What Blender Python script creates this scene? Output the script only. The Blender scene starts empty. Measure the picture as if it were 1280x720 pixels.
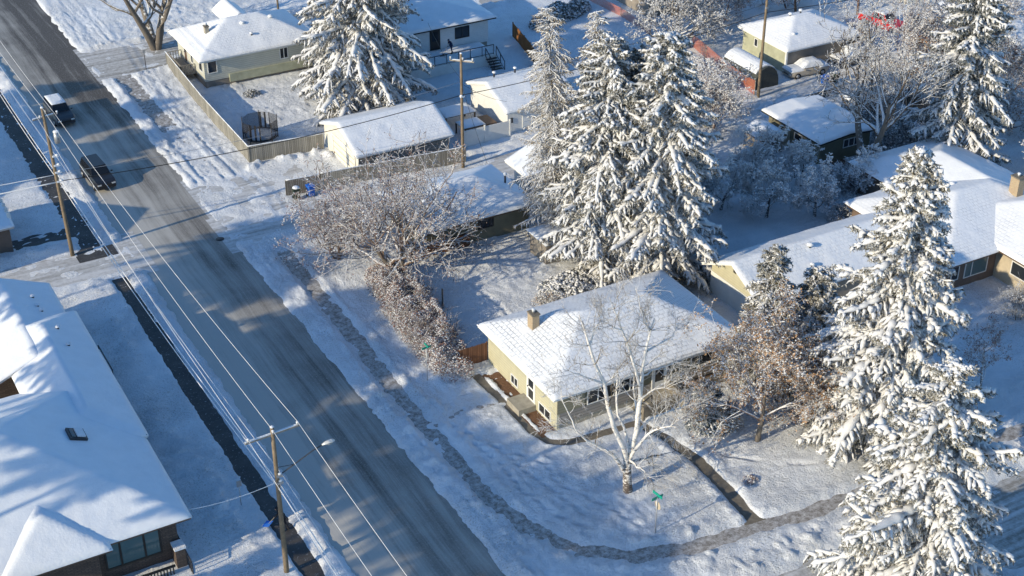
import bpy, bmesh, math, random
import numpy as np
from mathutils import Vector, Matrix

C = bpy.context.scene
COL = C.collection
R_ = math.radians

# ------------------------------------------------------------------ camera
# world: +Y runs up the main street away from the camera, +X to the right of it, metres
PITCH, YAW, CAMH, FOC = 31.0, 29.278, 60.0, 1856.0
_p, _y = R_(PITCH), R_(YAW)
FWD = np.array([math.sin(_y)*math.cos(_p), math.cos(_y)*math.cos(_p), -math.sin(_p)])
RGT = np.array([math.cos(_y), -math.sin(_y), 0.0])
UPV = np.cross(RGT, FWD)
cd = bpy.data.cameras.new('camera')
cd.sensor_width = 36.0
cd.lens = FOC/1280*36.0
cd.clip_start = 1.0
cd.clip_end = 3000
cam = bpy.data.objects.new('camera', cd)
COL.objects.link(cam)
M4 = Matrix(((RGT[0], UPV[0], -FWD[0], 0), (RGT[1], UPV[1], -FWD[1], 0), (RGT[2], UPV[2], -FWD[2], CAMH), (0, 0, 0, 1)))
cam.matrix_world = M4
C.camera = cam

# ------------------------------------------------------------------ light
SUN_EL, SHADOW_AZ = 20.3, 82.5          # shadows fall towards +X, a little up the street
w = bpy.data.worlds.new('World'); C.world = w; w.use_nodes = True
nt = w.node_tree; nt.nodes.clear()
sky = nt.nodes.new('ShaderNodeTexSky'); sky.sky_type = 'NISHITA'; sky.sun_disc = False
sky.sun_elevation = R_(SUN_EL); sky.sun_rotation = R_(SHADOW_AZ+180)
sky.altitude = 1000; sky.air_density = 1.0; sky.dust_density = 0.6; sky.ozone_density = 2.0
bg = nt.nodes.new('ShaderNodeBackground'); bg.inputs[1].default_value = 0.15
ow = nt.nodes.new('ShaderNodeOutputWorld')
hs = nt.nodes.new('ShaderNodeHueSaturation'); hs.inputs['Saturation'].default_value = 1.22
nt.links.new(sky.outputs[0], hs.inputs['Color']); nt.links.new(hs.outputs[0], bg.inputs[0]); nt.links.new(bg.outputs[0], ow.inputs[0])
sl = bpy.data.lights.new('sun', 'SUN'); sl.energy = 3.45; sl.angle = R_(0.6); sl.color = (1.0, 0.865, 0.62)
so = bpy.data.objects.new('sun', sl); COL.objects.link(so)
az = R_(SHADOW_AZ)
sd = Vector((math.sin(az)*math.cos(R_(SUN_EL)), math.cos(az)*math.cos(R_(SUN_EL)), -math.sin(R_(SUN_EL))))
so.rotation_euler = sd.to_track_quat('-Z', 'Y').to_euler()
so.location = (-40, 60, 60)
C.view_settings.view_transform = 'Standard'; C.view_settings.look = 'None'
C.view_settings.exposure = 0.55; C.view_settings.gamma = 1.0
C.render.engine = 'CYCLES'
try:
    C.cycles.max_bounces = 5; C.cycles.diffuse_bounces = 3; C.cycles.glossy_bounces = 2
    C.cycles.transparent_max_bounces = 4; C.cycles.transmission_bounces = 2
except Exception: pass

def at(px, py, z=0.0):
    """ground (or height z) point seen at a pixel of the 1280x720 photograph"""
    d = FWD*FOC + RGT*(px-640) + UPV*(360-py)
    t = (z-CAMH)/d[2]
    return (d[0]*t, d[1]*t, z)

# ------------------------------------------------------------------ materials
MATS = {}
class NB:
    def __init__(s, name):
        s.m = bpy.data.materials.new(name); s.m.use_nodes = True
        s.t = s.m.node_tree; s.b = s.t.nodes['Principled BSDF']
        s.tc = s.t.nodes.new('ShaderNodeTexCoord'); MATS[name] = s.m
    def n(s, typ, **kw):
        x = s.t.nodes.new(typ)
        for k, v in kw.items():
            if k.startswith('i_'):
                key = k[2:]
                x.inputs[int(key) if key.isdigit() else key.replace('_', ' ')].default_value = v
            else: setattr(x, k, v)
        return x
    def l(s, a, b): s.t.links.new(a, b)
    def noise(s, scale, detail=4, rough=0.55, vec=None, stretch=None, w=0):
        x = s.n('ShaderNodeTexNoise'); x.inputs['Scale'].default_value = scale
        x.inputs['Detail'].default_value = detail; x.inputs['Roughness'].default_value = rough
        src = vec if vec is not None else s.tc.outputs['Object']
        if stretch:
            mp = s.n('ShaderNodeMapping'); mp.inputs['Scale'].default_value = stretch
            s.l(src, mp.inputs['Vector']); src = mp.outputs[0]
        s.l(src, x.inputs['Vector']); return x.outputs[0]
    def ramp(s, fac, stops):
        x = s.n('ShaderNodeValToRGB'); cr = x.color_ramp
        while len(cr.elements) < len(stops): cr.elements.new(0.5)
        for e, (p, c) in zip(cr.elements, stops):
            e.position = p; e.color = (c, c, c, 1) if isinstance(c, (int, float)) else (*c, 1)
        s.l(fac, x.inputs[0]); return x.outputs[0]
    def mix(s, fac, a, b):
        x = s.n('ShaderNodeMix', data_type='RGBA')
        for sock, v in ((x.inputs[0], fac), (x.inputs[6], a), (x.inputs[7], b)):
            if isinstance(v, (int, float)): sock.default_value = v
            elif isinstance(v, tuple): sock.default_value = (*v, 1)
            else: s.l(v, sock)
        return x.outputs[2]
    def math(s, op, a, b=0.0, clamp=False):
        x = s.n('ShaderNodeMath', operation=op); x.use_clamp = clamp
        for sock, v in ((x.inputs[0], a), (x.inputs[1], b)):
            if isinstance(v, (int, float)): sock.default_value = v
            else: s.l(v, sock)
        return x.outputs[0]
    def sep(s, v):
        x = s.n('ShaderNodeSeparateXYZ'); s.l(v, x.inputs[0]); return x.outputs
    def bump(s, h, dist=0.05, strength=1.0, prev=None):
        x = s.n('ShaderNodeBump'); x.inputs['Distance'].default_value = dist
        x.inputs['Strength'].default_value = strength
        s.l(h, x.inputs['Height'])
        if prev is not None: s.l(prev, x.inputs['Normal'])
        s.l(x.outputs[0], s.b.inputs['Normal']); return x.outputs[0]
    def col(s, c):
        if isinstance(c, tuple): s.b.inputs['Base Color'].default_value = (*c, 1)
        else: s.l(c, s.b.inputs['Base Color'])
    def rough(s, v, spec=None):
        s.b.inputs['Roughness'].default_value = v
        if spec is not None: s.b.inputs['Specular IOR Level'].default_value = spec

SNOW = (0.80, 0.83, 0.87)
def mk_snow(name, b1=0.10, b2=0.03, s1=1.6, s2=9.0, tint=SNOW, dirt=0.0):
    a = NB(name)
    n1 = a.noise(s1, 5, 0.6); n2 = a.noise(s2, 4, 0.65)
    c = a.mix(a.ramp(n1, [(0.35, 0), (0.7, 1)]), tuple(x*0.94 for x in tint), tint)
    if dirt:
        n3 = a.noise(6.5, 6, 0.75)
        c = a.mix(a.math('MULTIPLY', a.ramp(n3, [(0.56, 0), (0.68, 1)]), dirt), c, (0.30, 0.27, 0.22))
    a.col(c); a.rough(0.65, 0.25)
    p = a.bump(n1, b1, 1.0); a.bump(n2, b2, 1.0, p)
    return a.m
mk_snow('snow', 0.05, 0.02)
mk_snow('snow_roof', 0.03, 0.018, 1.0, 6.0)
mk_snow('snow_lump', 0.08, 0.06, 4.0, 11.0)
mk_snow('snow_twig', 0.0, 0.04, 3.0, 14.0, (0.72, 0.725, 0.74))

def mk_ground():
    a = NB('snow_ground')
    n1 = a.noise(0.9, 5, 0.6); n2 = a.noise(4.5, 5, 0.7); n4 = a.noise(15, 3, 0.6)
    reg = a.noise(0.12, 2, 0.5)
    c = a.mix(a.ramp(n1, [(0.3, 0), (0.7, 1)]), (0.72, 0.75, 0.79), (0.81, 0.83, 0.86))
    # grass and soil poking through thin snow in places
    n3 = a.noise(9, 6, 0.75)
    thin = a.math('MULTIPLY', a.ramp(n3, [(0.54, 0), (0.63, 1)]), a.ramp(reg, [(0.45, 0.12), (0.58, 0.75)]))
    c = a.mix(thin, c, (0.33, 0.30, 0.24))
    a.col(c); a.rough(0.7, 0.2)
    rg = a.noise(0.21, 3, 0.6); n2 = a.math('MULTIPLY', n2, a.ramp(rg, [(0.40, 0.35), (0.58, 1.0)])); p = a.bump(n1, 0.08, 1.0); p = a.bump(n2, 0.21, 1.0, p); a.bump(n4, 0.06, 1.0, p)
mk_ground()

def mk_shingle(name, amt=1.0):
    """thin snow that still shows the rows of shingles beneath"""
    a = NB(name)
    o = a.sep(a.tc.outputs['Object'])
    g = a.n('ShaderNodeNewGeometry'); nn = a.sep(g.outputs['Normal'])
    isx = a.math('GREATER_THAN', a.math('ABSOLUTE', nn[0]), a.math('ABSOLUTE', nn[1]))
    def br(u, v):
        cb = a.n('ShaderNodeCombineXYZ'); a.l(u, cb.inputs[0]); a.l(v, cb.inputs[1])
        b = a.n('ShaderNodeTexBrick'); b.inputs['Scale'].default_value = 1.0
        b.inputs['Brick Width'].default_value = 0.42; b.inputs['Row Height'].default_value = 0.30
        b.inputs['Mortar Size'].default_value = 0.045; b.inputs['Mortar Smooth'].default_value = 0.6
        a.l(cb.outputs[0], b.inputs['Vector']); return b.outputs['Fac']
    bx = br(o[1], o[0]); by = br(o[0], o[1])
    m = a.mix(isx, by, bx)
    n1 = a.noise(0.55, 5, 0.65)
    k = a.math('MULTIPLY', m, a.ramp(n1, [(0.36, 0.05), (0.60, 1.0)]))
    n5 = a.noise(7, 4, 0.7)
    k = a.math('MULTIPLY', k, a.ramp(n5, [(0.40, 0.1), (0.6, amt)]))
    a.col(a.mix(k, (0.80, 0.82, 0.85), (0.40, 0.41, 0.43)))
    a.rough(0.7, 0.2)
    inv = a.math('SUBTRACT', 1.0, k)
    p = a.bump(inv, 0.035, 0.8); a.bump(a.noise(3, 4, 0.6), 0.03, 1.0, p)
mk_shingle('snow_shingle'); mk_shingle('snow_shingle_faint', 0.42)

def mk_asphalt():
    a = NB('road_asphalt')
    wob = a.noise(0.05, 2, 0.5); wv = a.n('ShaderNodeVectorMath', operation='ADD'); cw = a.n('ShaderNodeCombineXYZ'); a.l(a.math('MULTIPLY', wob, 1.6), cw.inputs[0]); a.l(a.tc.outputs['Object'], wv.inputs[0]); a.l(cw.outputs[0], wv.inputs[1])
    streak = a.noise(1.0, 6, 0.68, vec=wv.outputs[0], stretch=(2.1, 0.05, 1))
    fine = a.noise(1.0, 5, 0.7, stretch=(9.0, 0.35, 1))
    patch = a.noise(0.16, 4, 0.6)
    speck = a.noise(7, 5, 0.75)
    o = a.sep(a.tc.outputs['Object'])
    # frost lies thickest towards the left kerb, wheel tracks are barer
    fr = a.n('ShaderNodeMapRange'); a.l(o[0], fr.inputs[0])
    fr.inputs[1].default_value = 24.5; fr.inputs[2].default_value = 29.5
    fr.inputs[3].default_value = 0.42; fr.inputs[4].default_value = 0.0; fr.inputs[4].default_value = -0.04
    v = a.math('ADD', a.math('MULTIPLY', streak, 0.75), a.math('MULTIPLY', fine, 0.30))
    v = a.math('ADD', v, a.math('MULTIPLY', a.math('SUBTRACT', patch, 0.5), 0.55))
    v = a.math('ADD', v, fr.outputs[0])
    ny = a.n('ShaderNodeMapRange'); a.l(o[1], ny.inputs[0]); ny.inputs[1].default_value = 131; ny.inputs[2].default_value = 140; ny.inputs[3].default_value = 0.05; ny.inputs[4].default_value = -0.22
    v = a.math('ADD', v, ny.outputs[0])
    tk = a.math('COSINE', a.math('MULTIPLY', a.math('ADD', a.math('SUBTRACT', o[0], 26.1), a.math('MULTIPLY', wob, 0.6)), 3.65))
    v = a.math('ADD', v, a.math('MULTIPLY', tk, -0.055))
    f = a.ramp(v, [(0.30, 0.0), (0.44, 0.32), (0.58, 0.62), (0.80, 1.0)])
    c = a.mix(f, (0.085, 0.070, 0.055), (0.46, 0.44, 0.40))
    c = a.mix(a.math('MULTIPLY', a.ramp(speck, [(0.52, 0), (0.66, 1)]), 0.40), c, (0.50, 0.49, 0.47))
    a.col(c); a.rough(0.55, 0.35)
    p = a.bump(fine, 0.012); a.bump(speck, 0.006, 1.0, p)
mk_asphalt()

def mk_packed(name, dark, light, lo=0.40, hi=0.60, axis='x', scale=1.0):
    a = NB(name)
    st = (0.07, 2.2, 1) if axis == 'x' else ((2.2, 0.07, 1) if axis == 'y' else (2.6, 2.6, 1))
    s = a.noise(scale, 6, 0.65, stretch=st)
    n = a.noise(2.5 if axis != 'iso' else 8.0, 6, 0.75)
    v = a.math('ADD', a.math('MULTIPLY', s, 0.6), a.math('MULTIPLY', n, 0.4))
    a.col(a.mix(a.ramp(v, [(lo, 0), (hi, 1)]), dark, light)); a.rough(0.65, 0.25)
    p = a.bump(s, 0.05 if axis != 'iso' else 0.012); a.bump(n, 0.03 if axis != 'iso' else 0.012, 1.0, p)
mk_packed('packed_snow', (0.33, 0.32, 0.30), (0.62, 0.62, 0.62), 0.38, 0.56, 'x')
mk_packed('packed_street', (0.26, 0.245, 0.22), (0.62, 0.62, 0.62), 0.42, 0.60, 'x')
mk_packed('walk_dirty', (0.21, 0.19, 0.17), (0.62, 0.61, 0.60), 0.42, 0.64, 'iso')
def mk_wet():
    a = NB('walk_wet')
    n = a.noise(0.6, 5, 0.6); sp = a.noise(5, 5, 0.8)
    o = a.sep(a.tc.outputs['Object'])
    j = a.math('PINGPONG', o[1], 0.8)
    joint = a.ramp(j, [(0.0, 1), (0.03, 0)])
    c = a.mix(a.ramp(n, [(0.3, 0), (0.7, 1)]), (0.040, 0.037, 0.036), (0.085, 0.078, 0.072))
    c = a.mix(a.math('MULTIPLY', joint, 0.5), c, (0.12, 0.12, 0.12))
    c = a.mix(a.ramp(sp, [(0.60, 0), (0.68, 0.7)]), c, (0.6, 0.62, 0.65))
    a.col(c); a.rough(0.6, 0.3); a.bump(sp, 0.01)
mk_wet()
def mk_plain(name, c, rough=0.6, var=0.25, scale=3.0, b=0.004, spec=0.3, metal=0.0):
    a = NB(name)
    n = a.noise(scale, 5, 0.65)
    a.col(a.mix(a.ramp(n, [(0.3, 0), (0.7, 1)]), tuple(x*(1-var) for x in c), tuple(min(1, x*(1+var*0.5)) for x in c)))
    a.rough(rough, spec); a.b.inputs['Metallic'].default_value = metal
    if b: a.bump(a.noise(scale*5, 4, 0.6), b)
    return a.m
def mk_siding(name, c, step=0.16, axis=2, dark=0.55, dep=0.012):
    a = NB(name)
    o = a.sep(a.tc.outputs['Object'])
    v = a.math('FRACT', a.math('DIVIDE', o[axis], step))
    line = a.ramp(v, [(0.0, 1), (0.14, 1), (0.22, 0), (1.0, 0)])
    n = a.noise(1.6, 4, 0.6)
    base = a.mix(a.ramp(n, [(0.3, 0), (0.7, 1)]), tuple(x*0.86 for x in c), c)
    a.col(a.mix(a.math('MULTIPLY', line, 0.75), base, tuple(x*dark for x in c)))
    a.rough(0.6, 0.3); a.bump(v, dep)
def mk_boards(name, c, step=0.15, var=0.35):
    a = NB(name)
    o = a.sep(a.tc.outputs['Object'])
    s = a.math('ADD', o[0], o[1])
    v = a.math('FRACT', a.math('DIVIDE', s, step))
    idx = a.math('FLOOR', a.math('DIVIDE', s, step))
    wn = a.n('ShaderNodeTexWhiteNoise', noise_dimensions='1D'); a.l(idx, wn.inputs['W'])
    line = a.ramp(v, [(0.0, 1), (0.10, 1), (0.16, 0), (1.0, 0)])
    n = a.noise(1.0, 5, 0.6, stretch=(3, 3, 0.6))
    base = a.mix(wn.outputs[0], tuple(x*(1-var) for x in c), tuple(x*(1+var*0.4) for x in c))
    base = a.mix(a.ramp(n, [(0.4, 0), (0.7, 0.5)]), base, tuple(x*0.6 for x in c))
    a.col(a.mix(line, base, tuple(x*0.2 for x in c))); a.rough(0.8, 0.15)
    a.bump(line, -0.02)
def mk_brick(name, c1, c2, mortar, bw=0.4, bh=0.1, ms=0.02):
    a = NB(name)
    o = a.sep(a.tc.outputs['Object'])
    cb = a.n('ShaderNodeCombineXYZ'); a.l(a.math('ADD', o[0], o[1]), cb.inputs[0]); a.l(o[2], cb.inputs[1])
    b = a.n('ShaderNodeTexBrick'); b.inputs['Scale'].default_value = 1
    b.inputs['Brick Width'].default_value = bw; b.inputs['Row Height'].default_value = bh
    b.inputs['Mortar Size'].default_value = ms
    b.inputs['Color1'].default_value = (*c1, 1); b.inputs['Color2'].default_value = (*c2, 1); b.inputs['Mortar'].default_value = (*mortar, 1)
    a.l(cb.outputs[0], b.inputs['Vector']); a.col(b.outputs['Color']); a.rough(0.8, 0.2)
    a.bump(b.outputs['Fac'], -0.01)
def mk_frost_bark(name, bark, snow=0.55, thr=0.15, sc=7.0):
    """bark with snow lying along the upper side of every twig"""
    a = NB(name)
    g = a.n('ShaderNodeNewGeometry'); nz = a.sep(g.outputs['Normal'])[2]
    n = a.noise(sc, 3, 0.6)
    v = a.math('ADD', nz, a.math('MULTIPLY', a.math('SUBTRACT', n, 0.5), 1.6))
    f = a.ramp(a.math('ADD', a.math('MULTIPLY', v, 0.5), 0.5), [(0.5+thr*0.5, 0), (0.5+thr*0.5+0.12, snow)])
    a.col(a.mix(f, a.mix(a.noise(3, 3), tuple(x*0.7 for x in bark), bark), (0.80, 0.82, 0.85)))
    a.rough(0.8, 0.15)

mk_frost_bark('bark_dark', (0.125, 0.098, 0.075), 0.85, 0.05)
mk_frost_bark('bark_red', (0.20, 0.13, 0.105), 0.9, 0.05)
mk_frost_bark('bark_crab', (0.21, 0.15, 0.12), 0.8, 0.22)
mk_frost_bark('bark_trunk', (0.19, 0.165, 0.14), 0.9, 0.34, 4.0)
mk_frost_bark('bark_larch', (0.22, 0.165, 0.095), 0.9, 0.12)
mk_frost_bark('bark_blue', (0.085, 0.085, 0.085), 0.95, 0.0)
def mk_birch():
    a = NB('bark_birch')
    n = a.noise(1.0, 4, 0.7, stretch=(3, 3, 9)); o = a.sep(a.tc.outputs['Object'])
    low = a.n('ShaderNodeMapRange'); a.l(o[2], low.inputs[0]); low.inputs[1].default_value = 0.2; low.inputs[2].default_value = 4.5
    low.inputs[3].default_value = 0.14; low.inputs[4].default_value = -0.06
    f = a.ramp(a.math('ADD', n, low.outputs[0]), [(0.52, 0), (0.60, 1)])
    a.col(a.mix(f, (0.74, 0.71, 0.67), (0.10, 0.08, 0.07))); a.rough(0.7, 0.2)
mk_birch()
def mk_needles(name, c1, c2, frost=0.35):
    a = NB(name)
    n = a.noise(0.9, 4, 0.7); f = a.noise(6.0, 3, 0.7)
    c = a.mix(a.ramp(n, [(0.35, 0), (0.65, 1)]), c1, c2)
    a.col(a.mix(a.ramp(f, [(0.43, 0), (0.58, frost)]), c, (0.70, 0.72, 0.74))); a.rough(0.8, 0.1)
mk_needles('needles_spruce', (0.075, 0.075, 0.045), (0.18, 0.145, 0.09), 0.7)
mk_needles('needles_dark', (0.035, 0.042, 0.030), (0.075, 0.075, 0.048), 0.5)
mk_needles('needles_blue', (0.045, 0.06, 0.065), (0.09, 0.11, 0.12), 0.6)
mk_needles('needles_larch', (0.30, 0.22, 0.10), (0.20, 0.145, 0.08), 0.3)
mk_needles('leaf_brown', (0.33, 0.175, 0.075), (0.43, 0.26, 0.13), 0.22)
mk_needles('leaf_red', (0.20, 0.085, 0.065), (0.27, 0.15, 0.11), 0.3)
mk_plain('mulch', (0.20, 0.11, 0.065), 0.95, 0.5, 9, 0.05)
mk_plain('concrete', (0.36, 0.33, 0.27), 0.85, 0.25, 2.0)
mk_plain('concrete_dark', (0.20, 0.175, 0.14), 0.85, 0.35, 2.5)
mk_siding('siding_yellow', (0.54, 0.51, 0.36), 0.22, dark=0.75)
mk_siding('siding_olive', (0.31, 0.285, 0.20), 0.22, dark=0.7)
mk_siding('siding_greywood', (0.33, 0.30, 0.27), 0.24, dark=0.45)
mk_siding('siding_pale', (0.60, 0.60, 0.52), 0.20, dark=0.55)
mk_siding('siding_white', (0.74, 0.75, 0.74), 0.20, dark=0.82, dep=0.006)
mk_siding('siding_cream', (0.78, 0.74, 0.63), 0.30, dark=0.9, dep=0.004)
mk_siding('siding_buff', (0.46, 0.385, 0.27), 0.20, dark=0.7)
mk_siding('siding_dim', (0.22, 0.195, 0.165), 0.20, dark=0.6)
mk_siding('siding_brown', (0.22, 0.135, 0.09), 0.24, dark=0.5)
mk_plain('stucco_olive', (0.20, 0.185, 0.13), 0.9, 0.2, 1.2)
mk_plain('stucco_grey', (0.27, 0.24, 0.205), 0.9, 0.2, 1.2)
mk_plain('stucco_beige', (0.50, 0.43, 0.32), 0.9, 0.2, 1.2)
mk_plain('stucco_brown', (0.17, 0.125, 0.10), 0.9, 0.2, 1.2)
mk_plain('green_panel', (0.40, 0.41, 0.30), 0.7, 0.2, 1.2)
mk_plain('trim_white', (0.76, 0.76, 0.74), 0.5, 0.1)
mk_plain('trim_dark', (0.035, 0.033, 0.032), 0.5, 0.2)
mk_plain('trim_brown', (0.13, 0.085, 0.06), 0.6, 0.2)
mk_plain('roof_felt', (0.09, 0.085, 0.08), 0.9, 0.3)
mk_boards('fence_grey', (0.33, 0.315, 0.275))
mk_boards('fence_dark', (0.22, 0.205, 0.18))
mk_boards('fence_orange', (0.36, 0.16, 0.06))
mk_boards('fence_red', (0.24, 0.12, 0.075))
mk_plain('gate_white', (0.70, 0.70, 0.67), 0.6, 0.12, 1.0)
mk_brick('brick_dark', (0.10, 0.075, 0.065), (0.16, 0.12, 0.10), (0.07, 0.06, 0.055))
mk_brick('brick_tan', (0.42, 0.32, 0.19), (0.36, 0.25, 0.15), (0.40, 0.36, 0.30), 0.22, 0.09, 0.012)
def mk_glass(name, c):
    a = NB(name); a.col(c); a.rough(0.06, 0.6)
mk_glass('glass', (0.025, 0.030, 0.036))
mk_glass('glass_teal', (0.09, 0.15, 0.165))
mk_glass('glass_car', (0.012, 0.013, 0.015))
def mk_panel_glass():
    a = NB('rail_glass'); a.col((0.55, 0.66, 0.72)); a.rough(0.1, 0.5); a.b.inputs['Alpha'].default_value = 0.45
mk_panel_glass()
mk_plain('wood_pole', (0.22, 0.17, 0.115), 0.85, 0.35, 4, 0.01)
mk_plain('wood_grey', (0.30, 0.27, 0.23), 0.85, 0.3, 4, 0.01)
mk_plain('metal_grey', (0.42, 0.43, 0.44), 0.45, 0.15, 3, 0, 0.5, 0.6)
mk_plain('metal_dark', (0.05, 0.05, 0.055), 0.5, 0.2)
mk_plain('car_black', (0.018, 0.018, 0.021), 0.28, 0.1, 1, 0, 0.6)
mk_plain('car_grey', (0.045, 0.046, 0.05), 0.32, 0.1, 1, 0, 0.6)
mk_plain('car_red', (0.55, 0.02, 0.018), 0.35, 0.1, 1, 0, 0.5)
mk_plain('car_pale', (0.40, 0.36, 0.30), 0.5, 0.3, 1, 0, 0.4)
mk_plain('tyre', (0.02, 0.02, 0.02), 0.85, 0.2)
mk_plain('lamp_glass', (0.62, 0.62, 0.60), 0.15, 0.05, 1, 0, 0.6)
mk_plain('bin_blue', (0.02, 0.14, 0.55), 0.45, 0.15)
mk_plain('bin_green', (0.035, 0.05, 0.035), 0.5, 0.15)
mk_plain('sign_green', (0.01, 0.28, 0.20), 0.5, 0.1)
mk_plain('teal', (0.02, 0.40, 0.30), 0.45, 0.3, 4)
mk_plain('tent_fabric', (0.055, 0.062, 0.06), 0.75, 0.25)
mk_plain('cloth_dark', (0.02, 0.021, 0.026), 0.9, 0.2)
mk_plain('cloth_navy', (0.02, 0.035, 0.085), 0.9, 0.2)
mk_plain('skin', (0.48, 0.30, 0.22), 0.6, 0.1)
mk_plain('shovel_blue', (0.03, 0.16, 0.62), 0.4, 0.1)
mk_plain('wire_black', (0.02, 0.02, 0.02), 0.6, 0.1, 1, 0)
mk_plain('wire_snow', (0.78, 0.78, 0.78), 0.7, 0.1, 1, 0)
mk_plain('rock', (0.13, 0.125, 0.11), 0.9, 0.3, 1.5, 0.05)
def mk_net(name, c, mesh=0.12, th=0.25):
    a = NB(name)
    o = a.sep(a.tc.outputs['Object'])
    u = a.math('FRACT', a.math('DIVIDE', a.math('ADD', o[0], o[1]), mesh)); v = a.math('FRACT', a.math('DIVIDE', o[2], mesh))
    k = a.math('MAXIMUM', a.math('LESS_THAN', u, th), a.math('LESS_THAN', v, th))
    a.col(c); a.rough(0.8, 0.2); a.l(k, a.b.inputs['Alpha'])
mk_net('net_black', (0.03, 0.03, 0.033), 0.10, 0.2)
mk_net('net_orange', (0.55, 0.19, 0.12), 0.10, 0.17)
def mat(n): return MATS[n]

# ------------------------------------------------------------------ object helpers
def link(name, me, parent=None):
    o = bpy.data.objects.new(name, me); COL.objects.link(o)
    if parent is not None: o.parent = parent
    return o
def tag(o, label=None, cat=None, group=None, kind=None):
    if label: o['label'] = label
    if cat: o['category'] = cat
    if group: o['group'] = group
    if kind: o['kind'] = kind
    return o
def thing(name, label, cat, loc=(0, 0, 0), rz=0.0, group=None):
    o = bpy.data.objects.new(name, None); COL.objects.link(o)
    o.empty_display_size = 0.3
    o.location = loc; o.rotation_euler = (0, 0, rz)
    return tag(o, label, cat, group)
def copy_tree(o, parent=None):
    c = o.copy(); COL.objects.link(c)
    if parent is not None: c.parent = parent
    for ch in list(o.children): copy_tree(ch, c)
    return c

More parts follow.
